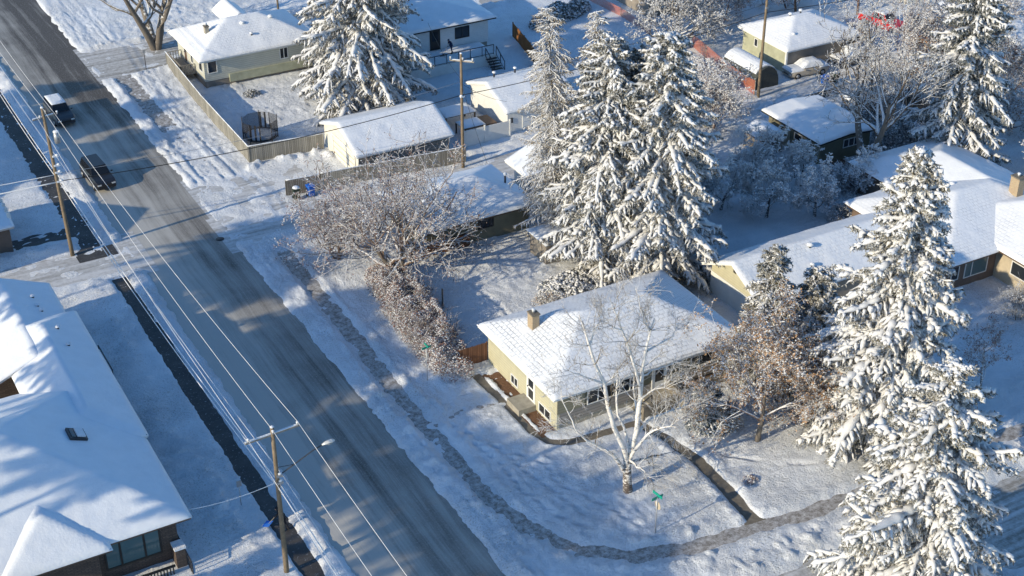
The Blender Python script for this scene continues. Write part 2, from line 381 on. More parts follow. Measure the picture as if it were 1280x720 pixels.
class MB:
    """collects simple solids into ONE mesh"""
    def __init__(s): s.v = []; s.f = []; s.mi = []; s.sm = []
    def add(s, vs, fs, mi=0, smooth=False):
        n = len(s.v); s.v += [tuple(map(float, v)) for v in vs]
        for f in fs: s.f.append(tuple(n+i for i in f)); s.mi.append(mi); s.sm.append(smooth)
        return s
    def box(s, x0, x1, y0, y1, z0, z1, mi=0):
        vs = [(x0, y0, z0), (x1, y0, z0), (x1, y1, z0), (x0, y1, z0), (x0, y0, z1), (x1, y0, z1), (x1, y1, z1), (x0, y1, z1)]
        return s.add(vs, [(0, 3, 2, 1), (4, 5, 6, 7), (0, 1, 5, 4), (1, 2, 6, 5), (2, 3, 7, 6), (3, 0, 4, 7)], mi)
    def cbox(s, c, d, mi=0, rz=0.0, rx=0.0):
        m = Matrix.Translation(c) @ Matrix.Rotation(rz, 4, 'Z') @ Matrix.Rotation(rx, 4, 'X')
        h = [x/2 for x in d]
        vs = [m @ Vector((sx*h[0], sy*h[1], sz*h[2])) for sz in (-1, 1) for sx, sy in ((-1, -1), (1, -1), (1, 1), (-1, 1))]
        return s.add(vs, [(0, 3, 2, 1), (4, 5, 6, 7), (0, 1, 5, 4), (1, 2, 6, 5), (2, 3, 7, 6), (3, 0, 4, 7)], mi)
    def bar(s, a, b, w, h=None, mi=0):
        a = Vector(a); b = Vector(b); h = h or w
        t = (b-a).normalized(); up = Vector((0, 0, 1)) if abs(t.z) < 0.95 else Vector((0, 1, 0))
        sx = t.cross(up).normalized(); sy = sx.cross(t).normalized()
        vs = [p + sx*(i*w/2) + sy*(j*h/2) for p in (a, b) for i, j in ((-1, -1), (1, -1), (1, 1), (-1, 1))]
        return s.add(vs, [(0, 1, 2, 3), (7, 6, 5, 4), (0, 4, 5, 1), (1, 5, 6, 2), (2, 6, 7, 3), (3, 7, 4, 0)], mi)
    def tube(s, pts, rs, k=8, mi=0, smooth=True, flat=1.0):
        pts = [Vector(p) for p in pts]
        if isinstance(rs, (int, float)): rs = [rs]*len(pts)
        vs = []
        for i, p in enumerate(pts):
            t = (pts[min(i+1, len(pts)-1)]-pts[max(i-1, 0)]).normalized()
            up = Vector((0, 0, 1)) if abs(t.z) < 0.9 else Vector((1, 0, 0))
            a = t.cross(up).normalized(); b = a.cross(t).normalized()
            for j in range(k):
                an = 2*math.pi*j/k
                vs.append(p + a*(math.cos(an)*rs[i]) + b*(math.sin(an)*rs[i]*flat))
        fs = []
        for i in range(len(pts)-1):
            for j in range(k):
                fs.append((i*k+j, (i+1)*k+j, (i+1)*k+(j+1) % k, i*k+(j+1) % k))
        fs.append(tuple(range(k))); fs.append(tuple((len(pts)-1)*k+j for j in reversed(range(k))))
        return s.add(vs, fs, mi, smooth)
    def ball(s, c, r, mi=0, n=8, m=6, zs=1.0, ys=1.0):
        vs = [(c[0], c[1], c[2]+r*zs)]
        for i in range(1, m):
            th = math.pi*i/m
            for j in range(n):
                ph = 2*math.pi*j/n
                vs.append((c[0]+r*math.sin(th)*math.cos(ph), c[1]+r*ys*math.sin(th)*math.sin(ph), c[2]+r*zs*math.cos(th)))
        vs.append((c[0], c[1], c[2]-r*zs)); fs = []
        for j in range(n): fs.append((0, 1+j, 1+(j+1) % n))
        for i in range(m-2):
            for j in range(n): fs.append((1+i*n+j, 1+(i+1)*n+j, 1+(i+1)*n+(j+1) % n, 1+i*n+(j+1) % n))
        L = len(vs)-1
        for j in range(n): fs.append((1+(m-2)*n+j, L, 1+(m-2)*n+(j+1) % n))
        return s.add(vs, fs, mi, True)
    def prism(s, poly, axis, a, b, mi=0):
        """extrude a 2D polygon along an axis: 'x' takes (y,z), 'y' takes (x,z), 'z' takes (x,y)"""
        def p3(u, v, t): return (t, u, v) if axis == 'x' else ((u, t, v) if axis == 'y' else (u, v, t))
        n = len(poly); vs = [p3(u, v, a) for u, v in poly]+[p3(u, v, b) for u, v in poly]
        fs = [tuple(range(n)), tuple(reversed(range(n, 2*n)))]+[(i, i+n, (i+1) % n+n, (i+1) % n) for i in range(n)]
        return s.add(vs, fs, mi)
    def build(s, name, mats, parent=None, bevel=0.0, off=(0, 0, 0)):
        me = bpy.data.meshes.new(name)
        vs = s.v if off == (0, 0, 0) else [(v[0]-off[0], v[1]-off[1], v[2]-off[2]) for v in s.v]
        me.from_pydata(vs, [], s.f)
        if isinstance(mats, str): mats = [mats]
        for m in mats: me.materials.append(mat(m))
        me.polygons.foreach_set('material_index', s.mi); me.polygons.foreach_set('use_smooth', s.sm)
        bm = bmesh.new(); bm.from_mesh(me); bmesh.ops.recalc_face_normals(bm, faces=bm.faces)
        if bevel: bmesh.ops.bevel(bm, geom=list(bm.edges), offset=bevel, segments=2, affect='EDGES', clamp_overlap=True)
        bm.to_mesh(me); bm.free(); me.update()
        return link(name, me, parent)

def np_mesh(name, verts, faces_list, mats, parent=None, smooth=True):
    """faces_list: list of (faces ndarray (n,k), material index)"""
    me = bpy.data.meshes.new(name)
    verts = np.asarray(verts, dtype=np.float32)
    me.vertices.add(len(verts)); me.vertices.foreach_set('co', verts.ravel())
    nl = sum(f.size for f, _ in faces_list); npoly = sum(len(f) for f, _ in faces_list)
    me.loops.add(nl); me.polygons.add(npoly)
    me.loops.foreach_set('vertex_index', np.concatenate([f.ravel() for f, _ in faces_list]).astype(np.int32))
    tot = np.concatenate([np.full(len(f), f.shape[1]) for f, _ in faces_list])
    st = np.concatenate([[0], np.cumsum(tot)[:-1]]).astype(np.int32)
    me.polygons.foreach_set('loop_start', st)
    try: me.polygons.foreach_set('loop_total', tot.astype(np.int32))
    except Exception: pass
    me.polygons.foreach_set('material_index', np.concatenate([np.full(len(f), m) for f, m in faces_list]).astype(np.int32))
    me.polygons.foreach_set('use_smooth', np.full(npoly, bool(smooth)))
    if isinstance(mats, str): mats = [mats]
    for m in mats: me.materials.append(mat(m))
    me.update(calc_edges=True); me.validate()
    return link(name, me, parent)

# ------------------------------------------------------------------ noise
_rng = np.random.RandomState(7)
_LAT = _rng.rand(256, 256)*2-1
def vnoise(x, y):
    xi = np.floor(x).astype(int); yi = np.floor(y).astype(int)
    fx = x-xi; fy = y-yi; fx = fx*fx*(3-2*fx); fy = fy*fy*(3-2*fy)
    a = _LAT[xi & 255, yi & 255]; b = _LAT[(xi+1) & 255, yi & 255]
    c = _LAT[xi & 255, (yi+1) & 255]; d = _LAT[(xi+1) & 255, (yi+1) & 255]
    return (a*(1-fx)+b*fx)*(1-fy)+(c*(1-fx)+d*fx)*fy
def fbm(x, y, o=4):
    s = 0; a = 0.5
    for i in range(o): s = s+a*vnoise(x*2**i+17.3*i, y*2**i+9.1*i); a *= 0.5
    return s
def sstep(a, b, x):
    t = np.clip((x-a)/(b-a), 0, 1); return t*t*(3-2*t)
def pdist(x, y, pts):
    d = np.full(x.shape, 1e9)
    for (ax, ay), (bx, by) in zip(pts[:-1], pts[1:]):
        vx, vy = bx-ax, by-ay; L = vx*vx+vy*vy
        t = np.clip(((x-ax)*vx+(y-ay)*vy)/L, 0, 1)
        d = np.minimum(d, np.hypot(x-ax-t*vx, y-ay-t*vy))
    return d
def rdist(x, y, x0, x1, y0, y1):
    """signed distance to a rectangle, negative inside"""
    dx = np.maximum(x0-x, x-x1); dy = np.maximum(y0-y, y-y1)
    return np.where((dx < 0) & (dy < 0), np.maximum(dx, dy), np.hypot(np.maximum(dx, 0), np.maximum(dy, 0)))
# ------------------------------------------------------------------ ground
SIDE_R = [(35.3, 101.5), (35.3, 96), (35.2, 89), (34.8, 79), (34.9, 66), (35.6, 61.5), (37.2, 58.2), (39.6, 56.2), (43, 55.1), (50.8, 54.2), (57, 54.0), (84, 54.0)]
SIDE_RN = [(34.6, 143.5), (34.7, 128.5)]
SIDE_RN2 = [(34.8, 128.5), (34.9, 118)]
WALK_FRONT = [(47.6, 66.9), (48.3, 65), (48.7, 62), (48.6, 59), (48.2, 55.0)]
WALK_HOUSE = [(40.6, 77.8), (40.75, 74), (40.8, 70), (41.2, 68.4), (42.3, 67.7), (44.5, 67.5), (47.8, 67.3)]
WALK_SIDE = [(35.4, 73.9), (38.2, 74.4), (40.7, 73.8)]
MULCH = (41.25, 42.3, 69.3, 77.4)
TRACKS = [[(36.4, 73), (37.2, 70.5), (38.6, 68.2), (39.9, 66.3), (39.3, 64.6), (40.2, 62.5), (41.2, 60.2), (41.6, 58.2)],
          [(36.6, 71), (37.2, 68), (37.0, 65), (37.6, 62), (38.7, 59.6)], [(37.8, 69.5), (38.3, 66), (38.9, 63), (39.3, 60.6)],
          [(45.5, 93.5), (46.3, 89), (46.6, 84.5), (46.4, 80)], [(50.5, 61.5), (53, 58.8), (56, 57.4)]]
def ground_h(x, y):
    n1 = fbm(x*.11, y*.11); n2 = fbm(x*.55+5, y*.55, 3); n3 = fbm(x*2.1, y*2.1+9, 3)
    h = 0.15+0.08*n1+0.05*n2+0.065*n3
    lump = np.clip(fbm(x*1.5+3, y*1.5, 4)*1.7+0.15, 0, 1)
    rough_all = 0.14*lump*sstep(-0.15, 0.25, fbm(x*.08+30, y*.08))
    h = h+rough_all
    e1 = 0.30*fbm(x*.8, y*.8+50, 4); e2 = 0.16*fbm(x*2.5+7, y*2.5, 3)
    ragged = e1+e2
    # lumpy ridges thrown up by ploughs and shovels
    def bank(d, hh, wd): return hh*np.exp(-(d/wd)**2)*(0.45+0.9*lump)
    north = sstep(100, 118, y)
    h = h+bank(x-33.35, 0.15, 0.6)*(1-0.4*north)*(1-sstep(140, 143, y)*sstep(153, 151, y))
    h = h+bank(x-23.75, 0.16, 0.40)+bank(x-19.6-0.5*np.sin(y*.21), 0.20, 0.8)*sstep(104, 101, y)
    dR = pdist(x, y, SIDE_R)
    h = h+bank(dR-1.15, 0.10, 0.4)
    h = h+bank(y-51.9, 0.22, 0.7)*sstep(40, 46, x)
    h = h+bank(y-110.4, 0.40, 0.7)*sstep(22.5, 20, x)+bank(y-103.2, 0.25, 0.6)*sstep(37, 40, x)
    h = h+bank(y-118.6, 0.0, 0.6)
    h = h+bank(rdist(x, y, 38.5, 45.4, 115.6, 116.9), 0.45, 0.6)
    h = h+bank(y-142.8, 0.40, 0.6)*sstep(33.5, 35.5, x)+bank(y-152.4, 0.35, 0.7)*sstep(33, 35, x)
    h = h+bank(rdist(x, y, 21.5, 25.5, 110.6, 111.6), 0.40, 0.5)
    dF = pdist(x, y, WALK_FRONT); h = h+bank(dF-0.95, 0.14, 0.35)
    # long scrapes and tyre ridges along the verges
    vg = sstep(32.4, 32.9, x)*sstep(38.5, 36.5, x)+sstep(23.1, 23.4, x)*sstep(24.6, 24.2, x)
    h = h+vg*(0.09*fbm(x*3.2, y*.22, 4)+0.05*fbm(x*6, y*1.5, 3))
    # footprints
    for tr in TRACKS:
        d = pdist(x, y, tr)
        h = h-0.17*np.exp(-(d/0.17)**2)*(0.45+0.55*np.sin(x*7+y*8.5))
        h = h+0.03*np.exp(-((d-.35)/0.15)**2)
    # tyre marks along the verge, right of the street
    for xx in (33.1, 33.9, 35.6, 36.7):
        h = h-0.10*np.exp(-((x-xx-0.25*np.sin(y*.13))/0.17)**2)*sstep(108, 112, y)*sstep(131, 127, y)
    def carve(h, d, depth=-0.08, soft=0.16, rag=1.0):
        s = sstep(soft, -soft, d+ragged*rag)
        return h*(1-s)+depth*s
    def thin(h, d, lo, amp, sc=2.2, soft=0.3):
        """patchy: snow left lying in shreds on a cleared surface"""
        s = sstep(soft, -soft, d+ragged*0.8)
        p = lo+amp*fbm(x*sc, y*sc+33, 4)
        return h*(1-s)+p*s
    h = carve(h, np.abs(x-28.4)-4.0, -0.10, 0.25, 0.9)
    h = carve(h, np.maximum(np.abs(x-22.4)-0.62, y-103.6), -0.06, 0.10, 0.30)
    h = thin(h, np.maximum(np.abs(x-21.9)-0.95, np.maximum(108-y, y-150)), -0.03, 0.13, 3.5)
    h = thin(h, rdist(x, y, 16, 21.8, 111.9, 114.1), -0.02, 0.12, 3.0)
    h = thin(h, dR-0.68, -0.04, 0.12, 1.3, 0.35)
    h = thin(h, pdist(x, y, SIDE_RN)-0.95, -0.04, 0.16)
    h = thin(h, pdist(x, y, SIDE_RN2)-0.8, 0.06, 0.16)
    h = carve(h, pdist(x, y, WALK_HOUSE)-0.34, -0.05, 0.14, 0.35)
    h = carve(h, dF-0.46, -0.05, 0.16, 0.5)
    h = thin(h, pdist(x, y, WALK_SIDE)-0.42, 0.03, 0.16)
    h = thin(h, rdist(x, y, *MULCH), -0.03, 0.15, 3.0, 0.15)
    # alleys, side streets: packed snow with shreds of loose snow
    rutx = 0.0
    for yy in (105.0, 106.6, 108.0, 45.2, 46.8, 48.4, 49.6): rutx = rutx-0.05*np.exp(-((y-yy-0.3*np.sin(x*.12))/0.2)**2)
    h = thin(h, np.maximum(np.abs(y-107.0)-2.7, x-24.6), -0.01, 0.09, 0.9, 0.5)+rutx*(x < 24)
    h = thin(h, np.maximum(np.abs(y-106.3)-2.5, 32.3-x), 0.0, 0.11, 0.9, 0.5)+rutx*(x > 33)
    h = thin(h, rdist(x, y, 32.3, 45.3, 107, 116.2), 0.03, 0.12, 0.9, 0.5)
    h = thin(h, np.maximum(np.abs(y-47.2)-3.5, 32.3-x), -0.055, 0.11, 0.7, 0.6)
    cor = rdist(x, y, 30, 37, 40, 52.5)
    h = thin(h, cor, -0.03, 0.12, 0.9, 0.8)
    h = thin(h, np.maximum(np.abs(y-147.8)-4.2, 32.3-x), -0.02, 0.10, 0.8, 0.6)
    h = thin(h, rdist(x, y, 45.8, 62, 108.5, 111), 0.10, 0.2, 1.2, 0.4)*1.0
    return h
def axis_pts(segs):
    out = []
    for a, b, st in segs:
        n = max(1, int(round((b-a)/st))); out += list(np.linspace(a, b, n, endpoint=False))
    out.append(segs[-1][1]); return np.array(out)
def make_ground():
    xs = axis_pts([(-600, -60, 60), (-60, 4, 4), (4, 20, .5), (20, 33, .2), (33, 52, .13), (52, 72, .22), (72, 140, .4), (140, 200, 3), (200, 900, 70)])
    ys = axis_pts([(-300, 30, 33), (30, 42, .6), (42, 54, .2), (54, 80, .14), (80, 120, .22), (120, 165, .33), (165, 240, 3), (240, 1200, 96)])
    X, Y = np.meshgrid(xs, ys); Z = ground_h(X, Y)
    v = np.stack([X, Y, Z], -1).reshape(-1, 3); nx, ny = len(xs), len(ys)
    i = np.arange(nx*ny).reshape(ny, nx)
    f = np.stack([i[:-1, :-1], i[:-1, 1:], i[1:, 1:], i[1:, :-1]], -1).reshape(-1, 4)
    o = np_mesh('ground', v, [(f, 0)], 'snow_ground'); tag(o, kind='structure')
make_ground()

def sheet(name, x0, x1, y0, y1, z, m):
    b = MB(); b.add([(x0, y0, z), (x1, y0, z), (x1, y1, z), (x0, y1, z)], [(0, 1, 2, 3)])
    o = b.build(name, m); tag(o, kind='structure'); return o
def ribbon(name, pts, wd, z, m):
    b = MB(); P = [Vector((p[0], p[1], 0)) for p in pts]; vs = []
    for i, p in enumerate(P):
        t = (P[min(i+1, len(P)-1)]-P[max(i-1, 0)]).normalized(); n = Vector((-t.y, t.x, 0))
        vs += [p+n*wd/2, p-n*wd/2]
    vs = [(v[0], v[1], z) for v in vs]
    b.add(vs, [(2*i, 2*i+1, 2*i+3, 2*i+2) for i in range(len(P)-1)])
    o = b.build(name, m); tag(o, kind='structure'); return o
sheet('road', 23.3, 33.6, -60, 420, 0.0, 'road_asphalt')
sheet('side_street', 32.0, 200, 42.5, 51.6, 0.008, 'packed_street')
sheet('side_street', 32.0, 200, 142.5, 153.2, 0.008, 'packed_street')
sheet('alley', -60, 25.6, 103.3, 110.7, 0.008, 'packed_snow')
sheet('alley', 31.6, 150, 103.0, 109.6, 0.008, 'packed_snow')
sheet('driveway', 32, 45.9, 109.6, 117.6, 0.004, 'packed_snow')
sheet('driveway', 14, 22.3, 111.4, 114.6, 0.012, 'walk_wet')
sheet('sidewalk', 21.1, 23.7, 20, 104.2, 0.016, 'walk_wet')
sheet('sidewalk', 20.3, 23.5, 107.5, 152, 0.02, 'walk_wet')
ribbon('sidewalk', SIDE_R, 2.6, 0.014, 'walk_dirty')
ribbon('sidewalk', SIDE_RN, 2.9, 0.014, 'walk_dirty')
ribbon('sidewalk', SIDE_RN2, 2.4, 0.010, 'walk_dirty')
ribbon('path', WALK_HOUSE, 1.2, 0.024, 'concrete_dark')
ribbon('path', WALK_FRONT, 1.5, 0.030, 'concrete_dark')
ribbon('path', WALK_SIDE, 1.3, 0.020, 'walk_dirty')
sheet('planting_bed', 41.0, 42.6, 69.0, 77.6, 0.04, 'mulch')
b = MB(); b.tube([(34.3, 0, 0)]*0 or [(0, 0, 0.012), (0, 0, 0.02)], [0.36, 0.36], 20); b.tube([(0, 0, 0.02), (0, 0, 0.026)], [0.26, 0.26], 20)
mh = b.build('manhole_cover', 'metal_dark'); mh.location = at(275, 299, 0.0)
tag(mh, 'round dark iron manhole cover in the street beside the alley mouth', 'manhole cover')

# ------------------------------------------------------------------ building kit
def smin(a, b, k):
    h = np.clip(0.5+0.5*(b-a)/k, 0, 1); return b*(1-h)+a*h-k*h*(1-h)
def roof_field(X, Y, x0, x1, y0, y1, slope, kind, k=0.14):
    dx0, dx1, dy0, dy1 = X-x0, x1-X, Y-y0, y1-Y
    if kind == 'hip': d = smin(smin(dx0, dx1, k), smin(dy0, dy1, k), k*0.6)
    elif kind == 'gx': d = smin(dy0, dy1, k)
    elif kind == 'gy': d = smin(dx0, dx1, k)
    elif kind == 'hipw': d = smin(smin(dy0, dy1, k), dx0, k*.6)
    else: d = 0*X
    return d*slope
def snow_slab(x0, x1, y0, y1, ze, slope, kind, parent, t=0.12, m='snow_roof', cell=0.22, rough=0.03):
    e = 0.06; x0s, x1s, y0s, y1s = x0-e, x1+e, y0-e, y1+e
    nx = max(8, int((x1s-x0s)/cell)); ny = max(8, int((y1s-y0s)/cell))
    xs = np.linspace(x0s, x1s, nx); ys = np.linspace(y0s, y1s, ny)
    X, Y = np.meshgrid(xs, ys)
    F = roof_field(X, Y, x0, x1, y0, y1, slope, kind)
    dm = np.minimum(np.minimum(X-x0s, x1s-X), np.minimum(Y-y0s, y1s-Y))
    edge = np.sqrt(np.clip(dm/0.22, 0, 1))
    Z = ze+F+t*(0.25+0.75*edge)+rough*fbm(X*.9+x0, Y*.9, 3)*edge+0.35*rough*fbm(X*4, Y*4, 2)*edge
    v = np.stack([X, Y, Z], -1).reshape(-1, 3)
    i = np.arange(nx*ny).reshape(ny, nx)
    f = np.stack([i[:-1, :-1], i[:-1, 1:], i[1:, 1:], i[1:, :-1]], -1).reshape(-1, 4)
    ring = np.concatenate([i[0, :], i[1:, -1], i[-1, -2::-1], i[-2:0:-1, 0]])
    base = v[ring].copy(); base[:, 2] = ze+F.reshape(-1)[ring]-0.015
    nb = len(v)+np.arange(len(ring)); r2 = np.roll(ring, -1); nb2 = np.roll(nb, -1)
    sk = np.stack([ring, nb, nb2, r2], -1)
    o = np_mesh('snow', np.vstack([v, base]), [(f, 0), (sk, 0)], m, parent)
    return o
def roof(parent, x0, x1, y0, y1, ze, slope, kind='hip', snow='snow_roof', t=0.085, trim='trim_white', th=0.2, rough=0.05, label=None):
    b = MB(); w, l = x1-x0, y1-y0
    zt = ze
    if kind in ('hip',):
        r = min(w, l)/2*slope
        if w >= l: rp = [(x0+l/2, y0+l/2), (x1-l/2, y0+l/2)]
        else: rp = [(x0+w/2, y0+w/2), (x0+w/2, y1-w/2)]
        V = [(x0, y0, zt), (x1, y0, zt), (x1, y1, zt), (x0, y1, zt), (*rp[0], zt+r), (*rp[1], zt+r)]
        B_ = [(x0, y0, zt-th), (x1, y0, zt-th), (x1, y1, zt-th), (x0, y1, zt-th)]
        if w >= l: F = [(0, 1, 5, 4), (1, 2, 5), (2, 3, 4, 5), (3, 0, 4)]
        else: F = [(0, 1, 4), (1, 2, 5, 4), (2, 3, 5), (3, 0, 4, 5)]
        b.add(V+B_, F, 1)
        b.add(V+B_, [(6, 7, 1, 0), (7, 8, 2, 1), (8, 9, 3, 2), (9, 6, 0, 3), (9, 8, 7, 6)], 0)
    elif kind in ('gx', 'gy'):
        if kind == 'gx': r = l/2*slope; prof = [(y0, zt-th), (y0, zt), ((y0+y1)/2, zt+r), (y1, zt), (y1, zt-th), ((y0+y1)/2, zt+r-th)]; b.prism(prof, 'x', x0, x1, 0)
        else: r = w/2*slope; prof = [(x0, zt-th), (x0, zt), ((x0+x1)/2, zt+r), (x1, zt), (x1, zt-th), ((x0+x1)/2, zt+r-th)]; b.prism(prof, 'y', y0, y1, 0)
    else: b.box(x0, x1, y0, y1, zt-th, zt, 0)
    o = b.build('roof', [trim, 'roof_felt'], parent)
    if label: o['label'] = label
    snow_slab(x0, x1, y0, y1, ze, slope, kind, o, t, snow, rough=rough)
    return o
def walls(parent, x0, x1, y0, y1, z0, z1, m, gable=None, slope=0.0, name='wall', label=None):
    b = MB()
    if gable == 'gx': b.prism([(y0, z0), (y1, z0), (y1, z1), ((y0+y1)/2, z1+(y1-y0)/2*slope), (y0, z1)], 'x', x0, x1)
    elif gable == 'gy': b.prism([(x0, z0), (x1, z0), (x1, z1), ((x0+x1)/2, z1+(x1-x0)/2*slope), (x0, z1)], 'y', y0, y1)
    else: b.box(x0, x1, y0, y1, z0, z1)
    o = b.build(name, m, parent)
    if label: o['label'] = label
    return o
def window(parent, c, wd, ht, face='-y', cols=(1,), frame='trim_white', glass='glass', rows=1, t=0.07, name='window', label=None):
    """c = middle of the window on the wall plane; cols = relative widths of lights"""
    b = MB(); p = MB(); s = sum(cols)
    def bx(mb, u0, u1, v0, v1, d0, d1, mi=0):
        if face == '-y': mb.box(c[0]+u0, c[0]+u1, c[1]-d1, c[1]-d0, c[2]+v0, c[2]+v1, mi)
        else: mb.box(c[0]-d1, c[0]-d0, c[1]+u0, c[1]+u1, c[2]+v0, c[2]+v1, mi)
    W, H = wd/2, ht/2
    bx(b, -W, W, -H, -H+t, -0.02, 0.06); bx(b, -W, W, H-t, H, -0.02, 0.06)
    bx(b, -W, -W+t, -H+t, H-t, -0.02, 0.06); bx(b, W-t, W, -H+t, H-t, -0.02, 0.06)
    u = -W
    for q in cols[:-1]:
        u += wd*q/s; bx(b, u-t/2, u+t/2, -H+t, H-t, -0.02, 0.055)
    for r in range(1, rows): bx(b, -W+t, W-t, -H+ht*r/rows-t/2, -H+ht*r/rows+t/2, -0.018, 0.05)
    bx(p, -W+t*0.8, W-t*0.8, -H+t*0.8, H-t*0.8, -0.03, 0.015)
    o = b.build(name, frame, parent); p.build('pane', glass, o)
    if label: o['label'] = label
    return o
def door(parent, c, wd, ht, face='-y', m='trim_white', frame='trim_white', pane=None, label=None):
    b = MB(); hd = MB(); pn = MB(); fr = MB()
    def bx(mb, u0, u1, v0, v1, d0, d1):
        if face == '-y': mb.box(c[0]+u0, c[0]+u1, c[1]-d1, c[1]-d0, c[2]+v0, c[2]+v1)
        else: mb.box(c[0]-d1, c[0]-d0, c[1]+u0, c[1]+u1, c[2]+v0, c[2]+v1)
    W = wd/2
    bx(b, -W, W, 0, ht, -0.02, 0.03)
    bx(fr, -W-0.1, -W, 0, ht+0.1, -0.02, 0.05); bx(fr, W, W+0.1, 0, ht+0.1, -0.02, 0.05); bx(fr, -W, W, ht, ht+0.1, -0.02, 0.05)
    o = b.build('door', m, parent); fr.build('frame', frame, o)
    if pane:
        for (v0, v1) in pane: bx(pn, -W*0.68, W*0.68, ht*v0, ht*v1, 0.02, 0.045)
        pn.build('pane', 'glass', o)
    bx(hd, W*0.72, W*0.86, ht*0.45, ht*0.49, 0.03, 0.10); hd.build('handle', 'metal_dark', o)
    if label: o['label'] = label
    return o
def chimney(parent, x, y, z0, z1, w=0.55, d=0.75, m='brick_tan', cap=True):
    b = MB(); b.box(x-w/2, x+w/2, y-d/2, y+d/2, z0, z1, 0); b.box(x-w/2-0.05, x+w/2+0.05, y-d/2-0.05, y+d/2+0.05, z1, z1+0.1, 1)
    b.tube([(x, y, z1+0.1), (x, y, z1+0.3)], [0.12, 0.12], 8, 2); b.ball((x, y, z1+0.33), 0.15, 3, zs=0.6)
    return b.build('chimney', [m, 'concrete_dark', 'metal_grey', 'snow_lump'], parent)
def vent(parent, x, y, z, s=0.3, m='snow_lump'):
    b = MB(); b.tube([(x, y, z-0.3), (x, y, z+0.25*s/0.3)], [0.09, 0.09], 8, 0); b.ball((x, y, z+0.2), s*0.8, 1, zs=0.55)
    return b.build('roof_vent', ['metal_dark', m], parent)
def rail_panel(parent, pts, h, m='metal_dark', glass=True, step=1.5, name='railing'):
    b = MB(); g = MB()
    for (a, c) in zip(pts[:-1], pts[1:]):
        a = Vector(a); c = Vector(c); L = (c-a).length; n = max(1, round(L/step))
        for i in range(n+1):
            p = a+(c-a)*i/n; b.bar(p, p+Vector((0, 0, h)), 0.06)
        b.bar(a+Vector((0, 0, h)), c+Vector((0, 0, h)), 0.07); b.bar(a+Vector((0, 0, .1)), c+Vector((0, 0, .1)), 0.05)
        if glass: g.bar(a+Vector((0, 0, h/2)), c+Vector((0, 0, h/2)), 0.015, h-0.2)
    o = b.build(name, m, parent)
    if glass: g.build('glass_panel', 'rail_glass', o)
    return o

# ------------------------------------------------------------------ corner bungalow, centre
h = thing('bungalow', 'yellow and olive bungalow with snowy hip roof and tan brick chimney behind the white birch', 'house', (49.5, 73.9, 0))
def L(o): return o
def place(root):
    """parts are modelled in world space: keep them there under the root"""
    inv = Matrix.Translation(root.location).inverted()
    for ch in root.children: ch.matrix_parent_inverse = inv
wx0, wx1, wy0, wy1 = 42.25, 57.0, 69.15, 78.8
b = MB(); b.box(wx0+0.02, wx1-0.02, wy0+0.02, wy1-0.02, -0.3, 0.75); b.build('foundation', 'concrete', h)
b = MB(); b.add([(wx0, wy0, .75), (wx0, wy1, .75), (wx0, wy1, 3.0), (wx0, wy0, 3.0)], [(0, 1, 2, 3)])
# left wall yellow, the others olive
bw = MB(); bw.box(wx0-0.03, wx0+0.15, wy0-0.03, wy1, 0.15, 3.0); bw.build('side_wall', 'siding_yellow', h)['label'] = 'pale yellow side wall towards the street'
bw = MB(); bw.box(wx0+0.15, wx1, wy0, wy1, 0.75, 3.0); bw.build('wall', 'stucco_olive', h)
bw = MB(); bw.box(wx0+0.16, wx1+0.02, wy0-0.05, wy0-0.001, 0.62, 1.45); bw.build('wall_cladding', 'siding_greywood', h)['label'] = 'grey horizontal boards below the front windows'
bw = MB(); bw.box(wx0-0.05, wx0+2.1, wy0-0.08, wy0-0.02, 1.46, 2.9); bw.build('corner_panel', 'siding_olive', h)
r = roof(h, 41.65, 57.45, 68.65, 79.3, 3.15, 0.44, 'hip', 'snow_shingle', 0.10, 'trim_white', 0.22)
chimney(r, 44.1, 75.6, 3.4, 5.35, 0.55, 0.7)
window(h, (46.7, wy0-0.05, 2.05), 4.3, 1.15, '-y', (1, 3.0, 1))
window(h, (54.3, wy0-0.05, 2.1), 2.5, 0.95, '-y', (1, 1.6, 1))
door(h, (50.4, wy0-0.05, 0.75), 1.0, 2.1, '-y', pane=[(0.35, 0.9)])
window(h, (51.2, wy0-0.055, 1.9), 0.5, 1.7, '-y', (1,))
door(h, (wx0-0.03, 72.6, 0.5), 0.95, 2.15, '-x', pane=[(0.08, 0.42), (0.5, 0.9)])
window(h, (wx0-0.03, 74.9, 0.75), 1.0, 0.75, '-x', (1, 1))
window(h, (wx0-0.03, 70.7, 0.72), 1.6, 0.8, '-x', (1, 1))
b = MB(); b.box(40.85, 42.2, 71.9, 73.6, -0.1, 0.5); b.build('landing', 'concrete', h)
# front steps between two concrete wing walls
b = MB(); b.box(48.9, 50.9, 67.6, 69.1, -0.2, 0.72)
for i in range(4): b.box(48.9-0.3*(i+1), 48.9-0.3*i, 67.8, 69.05, -0.2, 0.72-0.17*(i+1))
b.build('front_step', 'concrete', h)
b = MB(); b.box(50.92, 51.15, 66.4, 69.08, -0.2, 1.45); b.box(48.0, 50.9, 67.3, 67.55, -0.2, 1.1); b.box(51.2, 57, 68.3, 68.42, -.2, .95)
b.build('step_wall', 'concrete_dark', h)
rail_panel(h, [(47.7, 67.7, 0.1), (48.9, 67.7, 0.75)], 0.9, 'metal_dark', False, 1.2, 'handrail')
b = MB(); b.box(53.1, 57.6, 68.45, 68.95, 0.3, 0.62); b.build('planter_ledge', 'trim_brown', h)
place(h)

